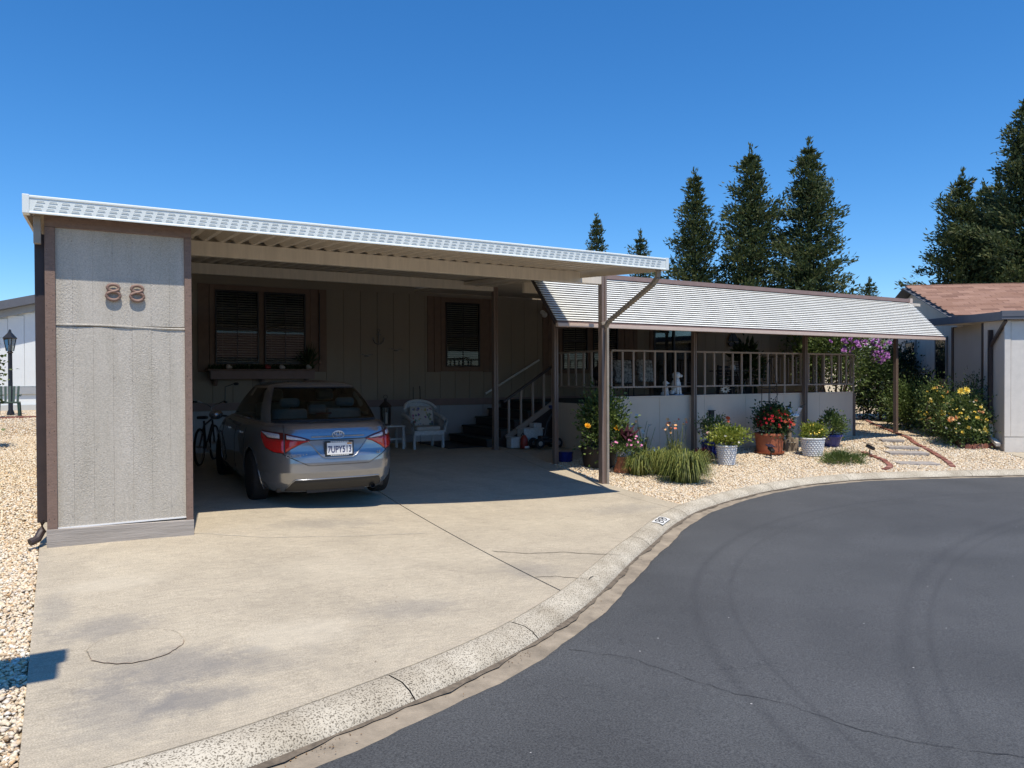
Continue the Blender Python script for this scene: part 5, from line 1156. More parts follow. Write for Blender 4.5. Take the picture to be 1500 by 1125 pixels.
for k in range(12):
    for j in range(3): x = -.33 + k * .06; z = .18 + j * .04; ap.beam((x - .028, -.345, z), (x + .028, -.345, z + .036), .012, .012)
ap.build('lattice_apron', M['wicker'], t, world=False, kind='stuff')
bk = MB(); n = 22
def bkf(u, v): a = math.pi * u; return (-.42 * math.cos(a) * (1 - .12 * v), .16 + .2 * math.sin(a), .38 + v * (.48 + .18 * math.sin(a)))
bk.grid(bkf, n, 8); bk.build('backrest', M['wicker'], t, world=False, smooth=60)
MB().tube([bkf(u, 1) for u in np.linspace(0, 1, 24)], .038, 8).build('back_rim', M['wicker'], t, world=False, smooth=60)
def floral_cushion(label, loc, sx, sy, sz, rot, seed):
    c = thing('floral_cushion', label, 'cushion', loc); c.rotation_euler = rot
    MB().box(-sx / 2, -sy / 2, -sz / 2, sx / 2, sy / 2, sz / 2).build('cover', M['cushion'], c, world=False, bevel=min(sx, sy, sz) * .42)
    rr = random.Random(seed); b = MB()
    for _ in range(46):
        x, z = rr.uniform(-.42, .42) * sx, rr.uniform(-.42, .42) * (sz if sz > sy else sy); s = rr.uniform(.012, .04); q = []
        for k in range(7): a = 2 * math.pi * k / 7; r = s * rr.uniform(.5, 1.2); q.append((x + r * math.cos(a), -sy / 2 - .003, z + r * math.sin(a)) if sz > sy else (x + r * math.cos(a), z + r * math.sin(a), sz / 2 + .003))
        b.add(q, [tuple(range(7))])
    b.build('flower_print', M['floral'], c, world=False, kind='stuff')
floral_cushion('upright floral cushion leaning in the wicker armchair', (ax, ay + .12, .70), .56, .14, .48, (R(-14), 0, 0), 1); floral_cushion('flat floral seat cushion on the wicker armchair', (ax, ay - .06, .455), .58, .52, .10, (0, 0, 0), 2)
# table with lantern
bt = thing('side_table', 'low white slatted side table between the car and the wicker armchair', 'table', (5.55, 15.5, 0))
for k in range(5): MB().box(4.95, 15.28 + k * .095, .50, 6.10, 15.365 + k * .095, .53).build('slat', M['wicker'], bt)
for x in (5.0, 6.05):
    for y in (15.30, 15.72): MB().box(x - .025, y - .025, .0, x + .025, y + .025, .499).build('leg', M['wicker'], bt)
MB().box(5.03, 15.29, .22, 6.02, 15.31, .25).build('stretcher', M['wicker'], bt)
ln = thing('candle_lantern', 'tall brown metal candle lantern standing on the side table', 'lantern', (5.72, 15.5, .53))
MB().lathe([(.10, 0), (.12, .02), (.12, .04)], 8).build('base', M['dark_brown'], ln, world=False); MB().lathe([(.13, .40), (.15, .42), (.05, .52), (.03, .54), (.035, .58), (.0, .60)], 8).build('roof', M['dark_brown'], ln, world=False)
for k in range(6): a = math.pi / 3 * k; MB().tube([(.11 * math.cos(a), .11 * math.sin(a), .04), (.125 * math.cos(a), .125 * math.sin(a), .40)], .007, 5).build('bar', M['dark_brown'], ln, world=False)
MB().lathe([(.095, .042), (.108, .398)], 18).build('glass_chimney', M['glass'], ln, world=False, smooth=60); MB().lathe([(.045, .042), (.045, .28), (.0, .285)], 14).build('candle', M['white'], ln, world=False, smooth=40)
MB().tube([(.045 * math.cos(a), 0, .63 + .04 * math.sin(a)) for a in np.linspace(0, 2 * math.pi, 17)[:-1]], .006, 5, closed=True).build('ring', M['dark_brown'], ln, world=False)
pl = thing('garden_stake', 'pair of thin dark wire stakes rising behind the wicker armchair', 'wire ornament', (6.75, 16.1, 0)); MB().tube([(6.62, 16.1, 0), (6.62, 16.1, 1.36)], .008, 5).build('wire', M['black_metal'], pl); MB().tube([(6.80, 16.12, 0), (6.80, 16.12, 1.28), (6.78, 16.1, 1.38)], .011, 5).build('wire', M['black_metal'], pl)
# bicycle left of the car
bi = thing('bicycle', 'dark bicycle standing in the shade left of the car', 'bicycle', (1.98, 14.9, 0), None, R(68)); W_ = .34
for x in (-.52, .52):
    w_ = bpy.data.objects.new('wheel', None); C.objects.link(w_); w_.parent = bi; w_.location = (x, 0, W_)
    MB().tube([(W_ * .95 * math.cos(a), 0, W_ * .95 * math.sin(a)) for a in np.linspace(0, 2 * math.pi, 37)[:-1]], .022, 7, closed=True).build('tyre', M['rubber'], w_, world=False, smooth=60)
    MB().tube([(W_ * .87 * math.cos(a), 0, W_ * .87 * math.sin(a)) for a in np.linspace(0, 2 * math.pi, 37)[:-1]], .010, 5, closed=True).build('rim', M['alloy'], w_, world=False, smooth=60)
    b = MB(); [b.tube([(0, .02 * (-1) ** k, 0), (W_ * .87 * math.cos(a), 0, W_ * .87 * math.sin(a))], .0018, 3) for k, a in enumerate(np.linspace(0, 2 * math.pi, 25)[:-1])]; b.tube([(0, -.05, 0), (0, .05, 0)], .02, 8); b.build('spokes', M['alloy'], w_, world=False, kind='stuff')
fr = MB()
for p, q in (((-.52, 0, W_), (-.10, 0, .30)), ((-.52, 0, W_), (-.20, 0, .72)), ((-.10, 0, .30), (-.22, 0, .80)), ((-.10, 0, .30), (.36, 0, .70)), ((-.20, 0, .72), (.34, 0, .80)), ((.52, 0, W_), (.33, 0, .92))): fr.tube([p, q], .019, 8)
fr.build('frame', M['black_metal'], bi, world=False, smooth=60)
MB().tube([(.33, 0, .92), (.31, 0, 1.02), (.36, -.05, 1.06), (.30, -.22, 1.14), (.18, -.30, 1.13)], .013, 7).build('handlebar', M['alloy'], bi, world=False, smooth=60); MB().tube([(.31, 0, 1.02), (.36, .05, 1.06), (.30, .22, 1.14), (.18, .30, 1.13)], .013, 7).build('handlebar', M['alloy'], bi, world=False, smooth=60)
for s in (-1, 1): MB().tube([(.26, s * .25, 1.137), (.14, s * .32, 1.128)], .019, 8).build('grip', M['rubber'], bi, world=False, smooth=60)
b = MB().extrude([(-.40, -.08), (-.30, -.10), (-.12, -.03), (-.02, 0), (-.12, .03), (-.30, .10), (-.40, .08)], (0, 0, .84), (1, 0, 0), (0, 1, 0), (0, 0, .05)); b.build('saddle', M['black'], bi, world=False, bevel=.015)
MB().lathe([(.09, -.01), (.09, .01)], 18, (-.10, -.04, .30), 'y').build('chainring', M['alloy'], bi, world=False)
MB().tube([(-.10, -.06, .30), (.05, -.08, .22), (.05, -.16, .22)], .012, 6).build('crank', M['alloy'], bi, world=False)
mp_ = bpy.data.objects.new('mirror', None); C.objects.link(mp_); mp_.parent = bi; MB().tube([(.2, -.28, 1.14), (.22, -.28, 1.42), (.22, -.42, 1.47)], .008, 6).build('mirror_stem', M['black_metal'], mp_, world=False); MB().ball((.22, -.48, 1.475), .07, .05, .03).build('mirror_head', M['black'], mp_, world=False)
# items by the steps
sc_ = thing('mobility_scooter', 'black folding scooter base with slanted column and blue grip by the steps', 'scooter', (8.95, 13.95, 0))
MB().box(8.66, 13.85, .10, 9.14, 14.08, .20).build('base', M['black'], sc_, bevel=.04)
for x, y in ((8.66, 13.82), (8.66, 14.10), (9.12, 13.80), (9.12, 14.10)): w_ = MB().lathe([(.0, -.035), (.10, -.035), (.115, -.02), (.115, .02), (.10, .035), (.0, .035)], 18, (x, y, .115), 'y'); w_.build('wheel', M['rubber'], sc_, smooth=40); MB().lathe([(.055, -.04), (.0, -.042)], 12, (x, y, .115), 'y').build('hub', M['alloy'], sc_)
MB().tube([(8.86, 13.96, .2), (8.95, 13.96, .55), (9.12, 13.96, .88)], .032, 8).build('column', M['black_metal'], sc_, smooth=60)
MB().beam((9.06, 13.85, .90), (9.10, 14.07, .91), .10, .07).build('grip', mat('blue plastic', (.03, .06, .22), .4, var=.1), sc_, bevel=.02)
MB().box(8.74, 13.86, .20, 8.94, 14.06, .27).build('battery', M['plastic'], sc_, bevel=.02)
t = thing('storage_bin', 'large white plastic bin beside the porch steps', 'bin', (8.75, 14.38, 0)); MB().box(8.50, 14.22, 0, 9.0, 14.54, .40).build('bin_body', M['wicker'], t, bevel=.02); MB().box(8.48, 14.20, .402, 9.02, 14.56, .43).build('lid', M['wicker'], t, bevel=.008); MB().box(8.80, 14.28, .431, 9.0, 14.5, .53).build('top_box', M['wicker'], t, bevel=.01)
t = thing('storage_bin', 'small pale box in front of the lowest porch step', 'box', (8.30, 14.36, 0)); MB().box(8.19, 14.26, 0, 8.41, 14.48, .22).build('box_body', M['wicker'], t, bevel=.008); MB().box(8.18, 14.25, .222, 8.42, 14.49, .24).build('lid', M['wicker'], t)
t = thing('fire_extinguisher', 'dull red cylinder with a spout between the two pale boxes', 'can', (8.45, 14.20, 0)); MB().lathe([(.075, 0), (.085, .02), (.085, .2), (.05, .27), (.03, .29), (.0, .29)], 16, (8.46, 14.16, 0)).build('body', mat('dull red can', (.30, .035, .02), .45, var=.15), t, smooth=50); MB().tube([(8.46, 14.16, .29), (8.42, 14.14, .34), (8.36, 14.12, .28)], .012, 6).build('spout', M['plastic'], t); MB().box(8.43, 14.06, 0, 8.53, 14.10, .05).build('foot', M['white'], t)
t = thing('door_mat', 'dark flat mat on the concrete at the foot of the steps', 'mat', (7.4, 15.6, 0)); MB().box(6.9, 14.75, .012, 7.74, 16.5, .03).build('mat_body', M['black'], t)

# wall ornaments
t = thing('anchor_ornament', 'small metal anchor ornament on the wall between the carport windows', 'wall ornament', (6.02, 16.74, 2.5)); am_ = mat('tarnished metal', (.22, .21, .19), .45, metal=.6, var=.4, scale=40)
MB().tube([(6.02, 16.75, 2.38), (6.02, 16.75, 2.66)], .016, 7).build('shank', am_, t, smooth=60); MB().tube([(5.96, 16.75, 2.60), (6.08, 16.75, 2.60)], .012, 7).build('stock', am_, t); MB().tube([(6.02 + .034 * math.cos(a), 16.75, 2.695 + .034 * math.sin(a)) for a in np.linspace(0, 2 * math.pi, 17)[:-1]], .01, 6, closed=True).build('ring', am_, t, smooth=60)
MB().tube([(6.02 + .13 * math.sin(a), 16.75, 2.50 - .13 * math.cos(a)) for a in np.linspace(-1.5, 1.5, 17)], .016, 7).build('arms', am_, t, smooth=60)
for s in (-1, 1): MB().extrude([(-.035, 0), (.035, 0), (0, .06)], (6.02 + s * .13, 16.74, 2.48), (1, 0, 0), (0, 0, 1), (0, .02, 0)).build('fluke', am_, t)
def wall_gull(lab, x, z, tilt):
    t = thing('wall_gull', lab, 'wall ornament', (x, 16.74, z), 'metal gulls on the carport wall'); MB().ball((x, 16.73, z), .07, .02, .022, 10, 6).build('body', am_, t, smooth=60)
    for s in (-1, 1): MB().extrude([(0, .01), (s * .10, .05), (s * .21, .015 + tilt * s), (s * .10, .02)][::s], (x, 16.735, z), (1, 0, 0), (0, 0, 1), (0, .008, 0)).build('wing', am_, t)
wall_gull('left lower metal gull on the wall below the anchor', 5.72, 2.09, .0); wall_gull('right upper metal gull on the wall below the anchor', 6.45, 2.23, -.03)
t = thing('porch_light', 'round bulb porch lamp on the wall above the steps', 'lamp', (10.58, 16.72, 3.28)); MB().lathe([(.06, 0), (.06, .03), (.02, .04)], 12, (10.58, 16.72, 3.30), 'y').build('base', M['white'], t); MB().tube([(10.58, 16.74, 3.31), (10.58, 16.62, 3.32), (10.55, 16.56, 3.28)], .012, 6).build('arm', M['white'], t); MB().ball((10.54, 16.56, 3.22), .075).build('globe', M['white'], t, smooth=60)
t = thing('hanging_chime', 'dark cord with a small ball hanging at the right shutter of the pair of windows', 'chime', (4.6, 16.66, 2.6)); MB().tube([(4.6, 16.68, 3.5), (4.6, 16.68, 1.98)], .012, 6).build('cord', M['black'], t); MB().ball((4.6, 16.68, 1.92), .045).build('ball', M['copper'], t, smooth=60)
# window box planting
t = thing('window_box_plants', 'row of small dark succulents growing in the window box', 'plants', (3.35, HY - .17, 1.78)); rg = RG(51); P = []; D = []
for k in range(20):
    x = 2.32 + k * .108; n = 26; a = rg.uniform(0, 6.28, n); P += [(x + .02 * math.cos(q), HY - .17 + .02 * math.sin(q), 1.775) for q in a]; D += [(math.cos(q) * .7, math.sin(q) * .7, rg.uniform(.4, 1.4)) for q in a]
foliage('foliage', LF['deep'], t, np.array(P), np.array(D), .13, .03, rg)
for k, (x, lab, c) in enumerate(((2.62, 'pale seashell among the window box plants under the left sash', (.5, .42, .36)), (3.72, 'round pale stone among the window box plants under the right sash', (.48, .45, .42)), (3.42, 'small red figurine in the middle of the window box', (.28, .03, .03)), (4.3, 'small pale trinket at the right end of the window box', (.4, .38, .34)))):
    b = MB().ball((0, 0, .05), .055, .04, .05, 10, 7); b.ball((.05, 0, .035), .035, .03, .03, 8, 5); o = b.build('trinket', mat('trinket %d' % k, c, .6, var=.2), None, smooth=60); o.location = (x, HY - .27, 1.776); tag(o, lab, 'ornament')
t, rg, Q = plant('spiky_plant', 'spiky dark plant at the right end of the window box', 'plant', (4.34, HY - .2, 1.776), (4.36, HY - .2, 1.9), (.10, .06, .16), 60, 10, .30, .02, 'deep', 52, r0=.004, up=1.2, ntip=2)

# ================================================================== THINGS ON THE PORCH
def statue_dog(lab, x, y, z, s, name='dog_statue'):
    t = thing(name, lab, 'statue', (x, y, z)); m = mat('white glazed statue', (.70, .70, .68), .4, var=.12, scale=12); b = MB()
    b.ball((0, 0, .20 * s), .085 * s, .10 * s, .17 * s, 14, 10); b.ball((.02 * s, -.02 * s, .30 * s), .07 * s, .08 * s, .10 * s, 12, 8)
    b.build('body', m, t, world=False, smooth=60)
    for dx in (.035, -.045): MB().tube([(dx * s + .02 * s, -.07 * s, .28 * s), (dx * s + .03 * s, -.10 * s, .02 * s)], .028 * s, 8, r2=.024 * s).build('leg', m, t, world=False, smooth=60)
    for dx in (-.07, .07): MB().ball((dx * s, .04 * s, .06 * s), .045 * s, .08 * s, .06 * s).build('haunch', m, t, world=False, smooth=60)
    b = MB().ball((.03 * s, -.03 * s, .44 * s), .075 * s, .08 * s, .075 * s, 14, 9); b.ball((.085 * s, -.08 * s, .425 * s), .045 * s, .05 * s, .035 * s, 10, 7); b.build('head', m, t, world=False, smooth=60)
    for dx in (-.05, .085): MB().ball((dx * s, .0, .43 * s), .018 * s, .04 * s, .07 * s).build('ear', m, t, world=False, smooth=60)
    MB().ball((.125 * s, -.11 * s, .43 * s), .013 * s).build('nose', M['black'], t, world=False)
    for dx in (.03, .085): MB().ball((dx * s + .01 * s, -.098 * s, .46 * s), .009 * s, n=6, m=4).build('eye', M['black'], t, world=False)
    MB().box(-.12 * s, -.13 * s, -.0, .13 * s, .13 * s, .022 * s).build('plinth', mat('blue glazed plinth', (.10, .20, .33), .35, var=.2), t, world=False, bevel=.006)
statue_dog('tall white sitting dog statue on the porch wall cap', 11.36, 12.46, 1.167, 1.0); statue_dog('small white figure beside the tall dog statue on the porch wall cap', 11.06, 12.47, 1.167, .62, 'figurine')
t = thing('kettle_grill', 'black kettle barbecue on the porch corner behind the railing', 'barbecue', (9.95, 13.2, DZ)); MB().ball((9.95, 13.2, DZ + .62), .27, .27, .15, 20, 10).build('bowl', M['black_metal'], t, smooth=60); MB().ball((9.95, 13.2, DZ + .66), .275, .275, .20, 20, 10).build('lid', M['black_metal'], t, smooth=60); MB().tube([(9.88, 13.0, DZ + .80), (9.88, 12.95, DZ + .72), (9.88, 12.94, DZ + .66)], .015, 6).build('handle', M['wicker'], t)
for k in range(3): a = 2 * math.pi * k / 3; MB().tube([(9.95 + .12 * math.cos(a), 13.2 + .12 * math.sin(a), DZ + .55), (9.95 + .26 * math.cos(a), 13.2 + .26 * math.sin(a), DZ)], .013, 6).build('leg', M['black_metal'], t)
def patio_chair(lab, x, y, rz):
    t = thing('patio_chair', lab, 'patio chair', (x, y, DZ), 'metal patio chairs on the porch', rz); m = M['dark_brown']
    for sx in (-1, 1):
        MB().tube([(sx * .27, .24, 0), (sx * .27, .22, .42), (sx * .27, .34, .98)], .016, 6).build('back_leg', m, t, world=False, smooth=60); MB().tube([(sx * .29, -.26, 0), (sx * .29, -.25, .62), (sx * .29, .0, .65), (sx * .27, .25, .62)], .016, 6).build('arm', m, t, world=False, smooth=60)
    for k in range(7): MB().box(-.25 + k * .075, .25, .46, -.21 + k * .075, .27, .96).build('back_slat', m, t, world=False)
    MB().box(-.27, -.26, .39, .27, .24, .42).build('seat', m, t, world=False); MB().tube([(-.27, .34, .98), (.27, .34, .98)], .016, 6).build('top_bar', m, t, world=False)
pat = mat('black and white leaf print', (.30, .30, .28), .85, var=.85, scale=16, detail=1.5)
for (x, y, rz, lab) in ((11.0, 14.3, R(180), 'patio chair with a patterned cushion near the front carport post'), (12.0, 15.2, R(160), 'patio chair set back by the porch window pair'), (15.3, 14.6, R(200), 'patio chair behind the railing near the hanging ornament'), (14.2, 15.3, R(150), 'patio chair in front of the sliding door')): patio_chair(lab, x, y, rz)
for i, (x, y, z, lab) in enumerate(((11.02, 13.9, DZ + .70, 'upright black and white patterned cushion on the chair by the front post'), (11.75, 13.95, DZ + .72, 'second black and white patterned cushion right of the first'))):
    o = MB().box(-.25, -.06, -.28, .25, .06, .28).build('patterned_cushion', pat, None, bevel=.05); o.location = (x, y, z); o.rotation_euler = (R(-12), 0, R(-8 + 14 * i)); tag(o, lab, 'cushion')
t = thing('porch_table', 'dark round metal table in the middle of the porch', 'table', (14.6, 13.9, DZ)); MB().lathe([(.55, .70), (.56, .71), (.56, .73), (.0, .73)], 28, (14.6, 13.9, DZ)).build('table_top', M['dark_brown'], t)
for k in range(4): a = math.pi / 4 + math.pi / 2 * k; MB().tube([(14.6 + .12 * math.cos(a), 13.9 + .12 * math.sin(a), DZ + .69), (14.6 + .4 * math.cos(a), 13.9 + .4 * math.sin(a), DZ)], .018, 6).build('leg', M['dark_brown'], t)
o = MB().lathe([(.05, 0), (.075, .05), (.06, .12), (.035, .15)], 14).build('white_jug', M['white'], None, smooth=50); o.location = (14.5, 13.75, DZ + .73); tag(o, 'small white jug standing on the porch table', 'jug')
t = thing('slatted_lamp', 'pale slatted shade lamp standing behind the porch railing', 'lamp', (15.0, 14.2, DZ))
for k in range(9): MB().lathe([(.13 - .002 * k, .60 + k * .045), (.145 - .002 * k, .61 + k * .045), (.13 - .002 * k, .62 + k * .045)], 18, (15.0, 14.2, DZ)).build('shade_slat', M['wicker'], t)
MB().tube([(15.0, 14.2, DZ + .02), (15.0, 14.2, DZ + 1.0)], .02, 7).build('stem', M['dark_brown'], t); MB().lathe([(.15, 0), (.15, .03), (.02, .04)], 18, (15.0, 14.2, DZ)).build('foot', M['dark_brown'], t)
t = thing('boat_ornament', 'dark metal sailing boat ornament hung on the porch wall', 'wall ornament', (17.7, 16.7, 2.7)); MB().extrude([(-.28, 0), (.30, .02), (.20, -.12), (-.20, -.12)], (17.7, 16.70, 2.62), (1, 0, 0), (0, 0, 1), (0, .05, 0)).build('hull', M['dark_brown'], t); MB().extrude([(-.05, .05), (-.05, .40), (.22, .06)], (17.7, 16.72, 2.62), (1, 0, 0), (0, 0, 1), (0, .012, 0)).build('sail', M['black'], t); MB().extrude([(-.09, .05), (-.09, .36), (-.26, .06)], (17.7, 16.72, 2.62), (1, 0, 0), (0, 0, 1), (0, .012, 0)).build('sail', M['black'], t); MB().tube([(17.63, 16.73, 2.5), (17.63, 16.73, 3.05)], .01, 6).build('mast', M['dark_brown'], t)
t = thing('metal_flower', 'silver metal flower ornament low behind the porch railing', 'ornament', (13.0, 12.6, DZ + .2))
for k in range(9): a = 2 * math.pi * k / 9; MB().extrude([(0, -.02), (.10, -.03), (.19, 0), (.10, .03), (0, .02)], (13.0, 12.55, DZ + .27), (math.cos(a), 0, math.sin(a) * .5), (-math.sin(a), 0, math.cos(a) * .5), (0, .01, 0)).build('petal', M['alloy'], t)
MB().tube([(13.0, 12.57, DZ), (13.0, 12.57, DZ + .27)], .008, 5).build('stem', M['alloy'], t)
t, rg, Q = plant('porch_plant', 'tall dark leafy houseplant standing behind the porch railing', 'plant', (15.9, 14.6, DZ), (15.9, 14.6, DZ + .8), (.30, .30, .6), 220, 18, .28, .10, 'deep', 61, r0=.012, ntip=10)
o = MB().lathe([(.15, 0), (.18, .28), (.165, .28)], 18).build('indoor_pot', M['black'], None, smooth=40); o.location = (15.9, 14.6, DZ + .001); tag(o, 'black pot of the tall houseplant on the porch', 'plant pot')
t = thing('porch_bench', 'dark garden bench at the far right end of the porch', 'bench', (16.6, 15.6, DZ))
for k in range(4): MB().box(16.05, 15.35 + k * .11, DZ + .42, 17.15, 15.45 + k * .11, DZ + .45).build('seat_slat', M['black'], t); MB().box(16.05, 15.80, DZ + .50 + k * .1, 17.15, 15.825, DZ + .58 + k * .1).build('back_slat', M['black'], t)
for x in (16.08, 17.12):
    for y in (15.38, 15.81): MB().box(x - .025, y - .022, DZ, x + .025, y + .022, DZ + (.42 if y < 15.5 else .9)).build('leg', M['black'], t)

# ================================================================== NEIGHBOURING HOUSE ON THE RIGHT
nh = thing('neighbour_house', 'taupe neighbouring house with brown shingle gable roof and dark windows', 'house', (18.45, 9.18, 0), None, -math.atan2(.61, .79))
M['taupe'] = mat('taupe siding', (.55, .485, .41), .75, var=.06, scale=2, bump=.25, bscale=40, stretch=(1, 1, .3)); M['taupe_trim'] = mat('taupe trim', (.27, .24, .22), .7, var=.06); M['slate'] = mat('slate grey fascia', (.11, .115, .13), .55, var=.08)
def nb(b, name, m, parent=nh, **k): return b.build(name, m, parent, world=False, **k)
nb(MB().box(1.62, 6.12, -.2, 14, 13.0, 3.32), 'wall', M['taupe'])
for k in range(15): nb(MB().box(1.56, 6.1 + k * .46 + .006, -.15, 1.615, 6.1 + (k + 1) * .46 - .006, 3.32), 'siding_panel', M['taupe'])
RY, RZ_, EZ = 9.3, 4.72, 3.38
nb(MB().extrude([(6.06, 3.322), (13.0, 3.322), (RY, RZ_ - .14)], (1.58, 0, 0), (0, 1, 0), (0, 0, 1), (12, 0, 0)), 'gable', M['taupe'])
rf = MB(); e0 = 5.55; th = .09; sl_ = (RZ_ - EZ) / (RY - e0)
rf.extrude([(e0, EZ - th), (RY, RZ_ - th), (13.05, EZ - th), (13.05, EZ), (RY, RZ_), (e0, EZ)], (1.28, 0, 0), (0, 1, 0), (0, 0, 1), (13, 0, 0)); roof = nb(rf, 'roof', M['slate'])
M['shingle'] = island_mat('brown shingles', [(.20, .105, .068), (.27, .155, .105), (.23, .128, .085), (.32, .19, .135), (.17, .09, .06)], .9, objrand=True, bump=.5)
sm = MB().box(.004, 0, 0, .496, .33, .014).mesh('shingle', M['shingle']); ang = math.atan(sl_); nr = 19; L_ = math.hypot(RY - e0, RZ_ - EZ); rr = random.Random(2)
for r in range(nr):
    d = L_ * r / nr; y, z = e0 - .02 + d * math.cos(ang), EZ + .004 + d * math.sin(ang)
    for c in range(14):
        x = 1.27 + (c - .5 * (r % 2)) * .5
        if x < 1.2: x = 1.2 + .0
        o = inst('shingle', sm, roof, (x, y, z + .012 * (r % 2) * 0 + rr.uniform(0, .006)), (ang + .035, 0, 0), world=False); o.scale = (1, L_ / nr / .27, 1)
nb(MB().box(8.3, e0, EZ + .0, 14.28, e0 + .01, EZ + .02), 'drip_edge', M['slate'])
rc = MB()
for k in range(26): rc.box(1.27 + k * .30, RY - .10, RZ_ - .012, 1.27 + k * .30 + .29, RY + .10, RZ_ + .03 + .006 * (k % 2))
nb(rc, 'ridge_cap', M['shingle'], roof, kind='stuff')
for a, b_ in ((e0, EZ), (13.05, EZ)): nb(MB().beam((1.262, a, b_ - .08), (1.262, RY, RZ_ - .08), .03, .2, (1, 0, 0)), 'rake_board', M['slate'])
nb(MB().box(1.28, e0 - .10, EZ - .16, 3.4, e0 - .002, EZ - .02), 'gutter', M['slate'])
def nwin_side(y0, y1, z0, z1):
    w_ = nb(MB().box(1.52, y0, z0, 1.56, y1, z1), 'window', M['frame']); q = MB().box(1.512, y0 + .04, z0 + .04, 1.518, y1 - .04, z1 - .04); q.build('pane', M['glass_dark'], w_, world=False)
    MB().box(1.50, y0 - .06, z0 - .12, 1.555, y1 + .06, z0 - .005).build('sill', mat('tan sill', (.42, .30, .2), .7, var=.1), w_, world=False)
    MB().box(1.51, y0 - .07, z0, 1.556, y0 - .005, z1 + .06).build('frame', M['taupe_trim'], w_, world=False); MB().box(1.51, y1 + .005, z0, 1.556, y1 + .07, z1 + .06).build('frame', M['taupe_trim'], w_, world=False)
M['glass_dark'] = mat('dark glass', (.012, .014, .018), .06, var=0, coat=.6)
nwin_side(6.75, 7.5, 1.45, 2.75); nwin_side(9.2, 10.0, 1.45, 2.75)
nb(MB().box(1.54, 6.02, -.1, 1.72, 6.118, 3.33), 'corner_board', M['taupe'])
nb(MB().box(1.725, 6.06, -.1, 4.5, 6.11, 3.3), 'front_siding', M['taupe_trim']); w_ = nb(MB().box(2.0, 6.02, 1.3, 2.9, 6.055, 2.9), 'window', M['frame']); MB().box(2.04, 6.008, 1.34, 2.86, 6.018, 2.86).build('pane', M['glass_dark'], w_, world=False)
# its carport: corner store, side panel, posts, flat roof
nc = thing('neighbour_carport', 'flat roofed neighbouring carport with slate fascia and brown downspouts', 'carport', (18.45, 9.18, 0), None, -math.atan2(.61, .79))
def cbx(b, name, m, **k): return b.build(name, m, nc, world=False, **k)
z0 = -.2; M['nwhite'] = mat('off white board', (.66, .62, .55), .75, var=.06, bump=.2, bscale=50)
cbx(MB().box(.0, .02, z0, 2.6, 1.0, 2.86), 'store_wall', M['taupe'])
for k in range(5): cbx(MB().box(.12 + k * .42 + .006, -.012, z0 + .36, .12 + (k + 1) * .42 - .006, .016, 2.82), 'front_panel', M['nwhite'])
cbx(MB().box(-.015, -.02, z0 + .36, .115, .018, 2.84), 'corner_board', M['nwhite']); cbx(MB().box(-.015, -.026, z0, 2.6, .018, z0 + .34), 'base_board', M['nwhite'])
cbx(MB().box(.30, 1.15, z0, .36, 3.3, 2.88), 'side_panel', M['taupe']); cbx(MB().box(.28, 3.3, z0, .40, 3.42, 2.9), 'post', M['dark_brown']); cbx(MB().box(.0, 1.02, z0, .10, 1.12, 2.86), 'post', M['dark_brown'])
cbx(MB().extrude([(-.12, 2.90), (5.8, 3.10), (5.8, 3.16), (-.12, 2.96)], (-.12, 0, 0), (0, 1, 0), (0, 0, 1), (5.5, 0, 0)), 'roof', M['pan'])
cbx(MB().extrude([(-.16, 2.84), (5.6, 3.04), (5.6, 3.22), (-.16, 3.04)], (-.15, 0, 0), (0, 1, 0), (0, 0, 1), (.028, 0, 0)), 'side_fascia', M['slate'])
for k in range(3): cbx(MB().box(-.16, -.19 - .012 * (k % 2), 2.86 + k * .066, 5.4, -.122, 2.924 + k * .066), 'front_fascia', M['slate'])
cbx(MB().beam((-.06, .55, 2.66), (-.06, .55, .42), .085, .075), 'downspout', M['dark_brown']); cbx(MB().beam((-.04, -.12, 2.84), (-.06, .53, 2.28), .06, .06), 'downspout', M['dark_brown'])
cbx(MB().beam((-.06, .55, .42), (-.06, .50, .10), .085, .08), 'downspout_elbow', M['nwhite']); cbx(MB().beam((-.06, .52, .10), (-.10, .08, -.04), .1, .08), 'downspout_elbow', M['nwhite'])
apron = MB()
def ap_fn(u, v):
    a = Vector((18.30 + 8 * u * .79, 9.10 - 8 * u * .61, 0)); x1 = a.x - .61 * .9 - .5 * u; b_ = Vector((a.x - .61 * 2.2, a.y - .79 * 2.2, 0)); q = a.lerp(b_, v); q.y = max(q.y, yc(q.x) + .02); return (q.x, q.y, gz(q.x, q.y) + .014)
apron.grid(ap_fn, 20, 10); structure(apron.build('neighbour_driveway', M['concrete'], None, smooth=60))

# ================================================================== FAR HOUSES
lh = thing('far_house', 'white gabled house with dark roof edge beyond the gravel on the far left', 'house', (-3, 33, .4))
M['farwhite'] = mat('white far siding', (.74, .77, .75), .7, var=.04, scale=1); M['fargrey'] = mat('grey far trim', (.34, .36, .37), .7, var=.05)
def lz(x): return 4.16 + (x + 2.6) * .27
MB().extrude([(-9, .2), (3, .2), (3, lz(3) - .3), (-9, lz(-9) - .3)], (0, 32.5, 0), (1, 0, 0), (0, 0, 1), (0, 8, 0)).build('wall', M['farwhite'], lh)
for k in range(24): MB().box(-8.9 + k * .5, 32.46, 1.3, -8.412 + k * .5, 32.498, lz(-8.9 + k * .5) - .34).build('siding_panel', M['farwhite'], lh)
MB().extrude([(-9.2, lz(-9.2) - .12), (3, lz(3) - .12), (3, lz(3) + .18), (-9.2, lz(-9.2) + .18)], (0, 31.9, 0), (1, 0, 0), (0, 0, 1), (0, 8.8, 0)).build('roof', M['slate'], lh)
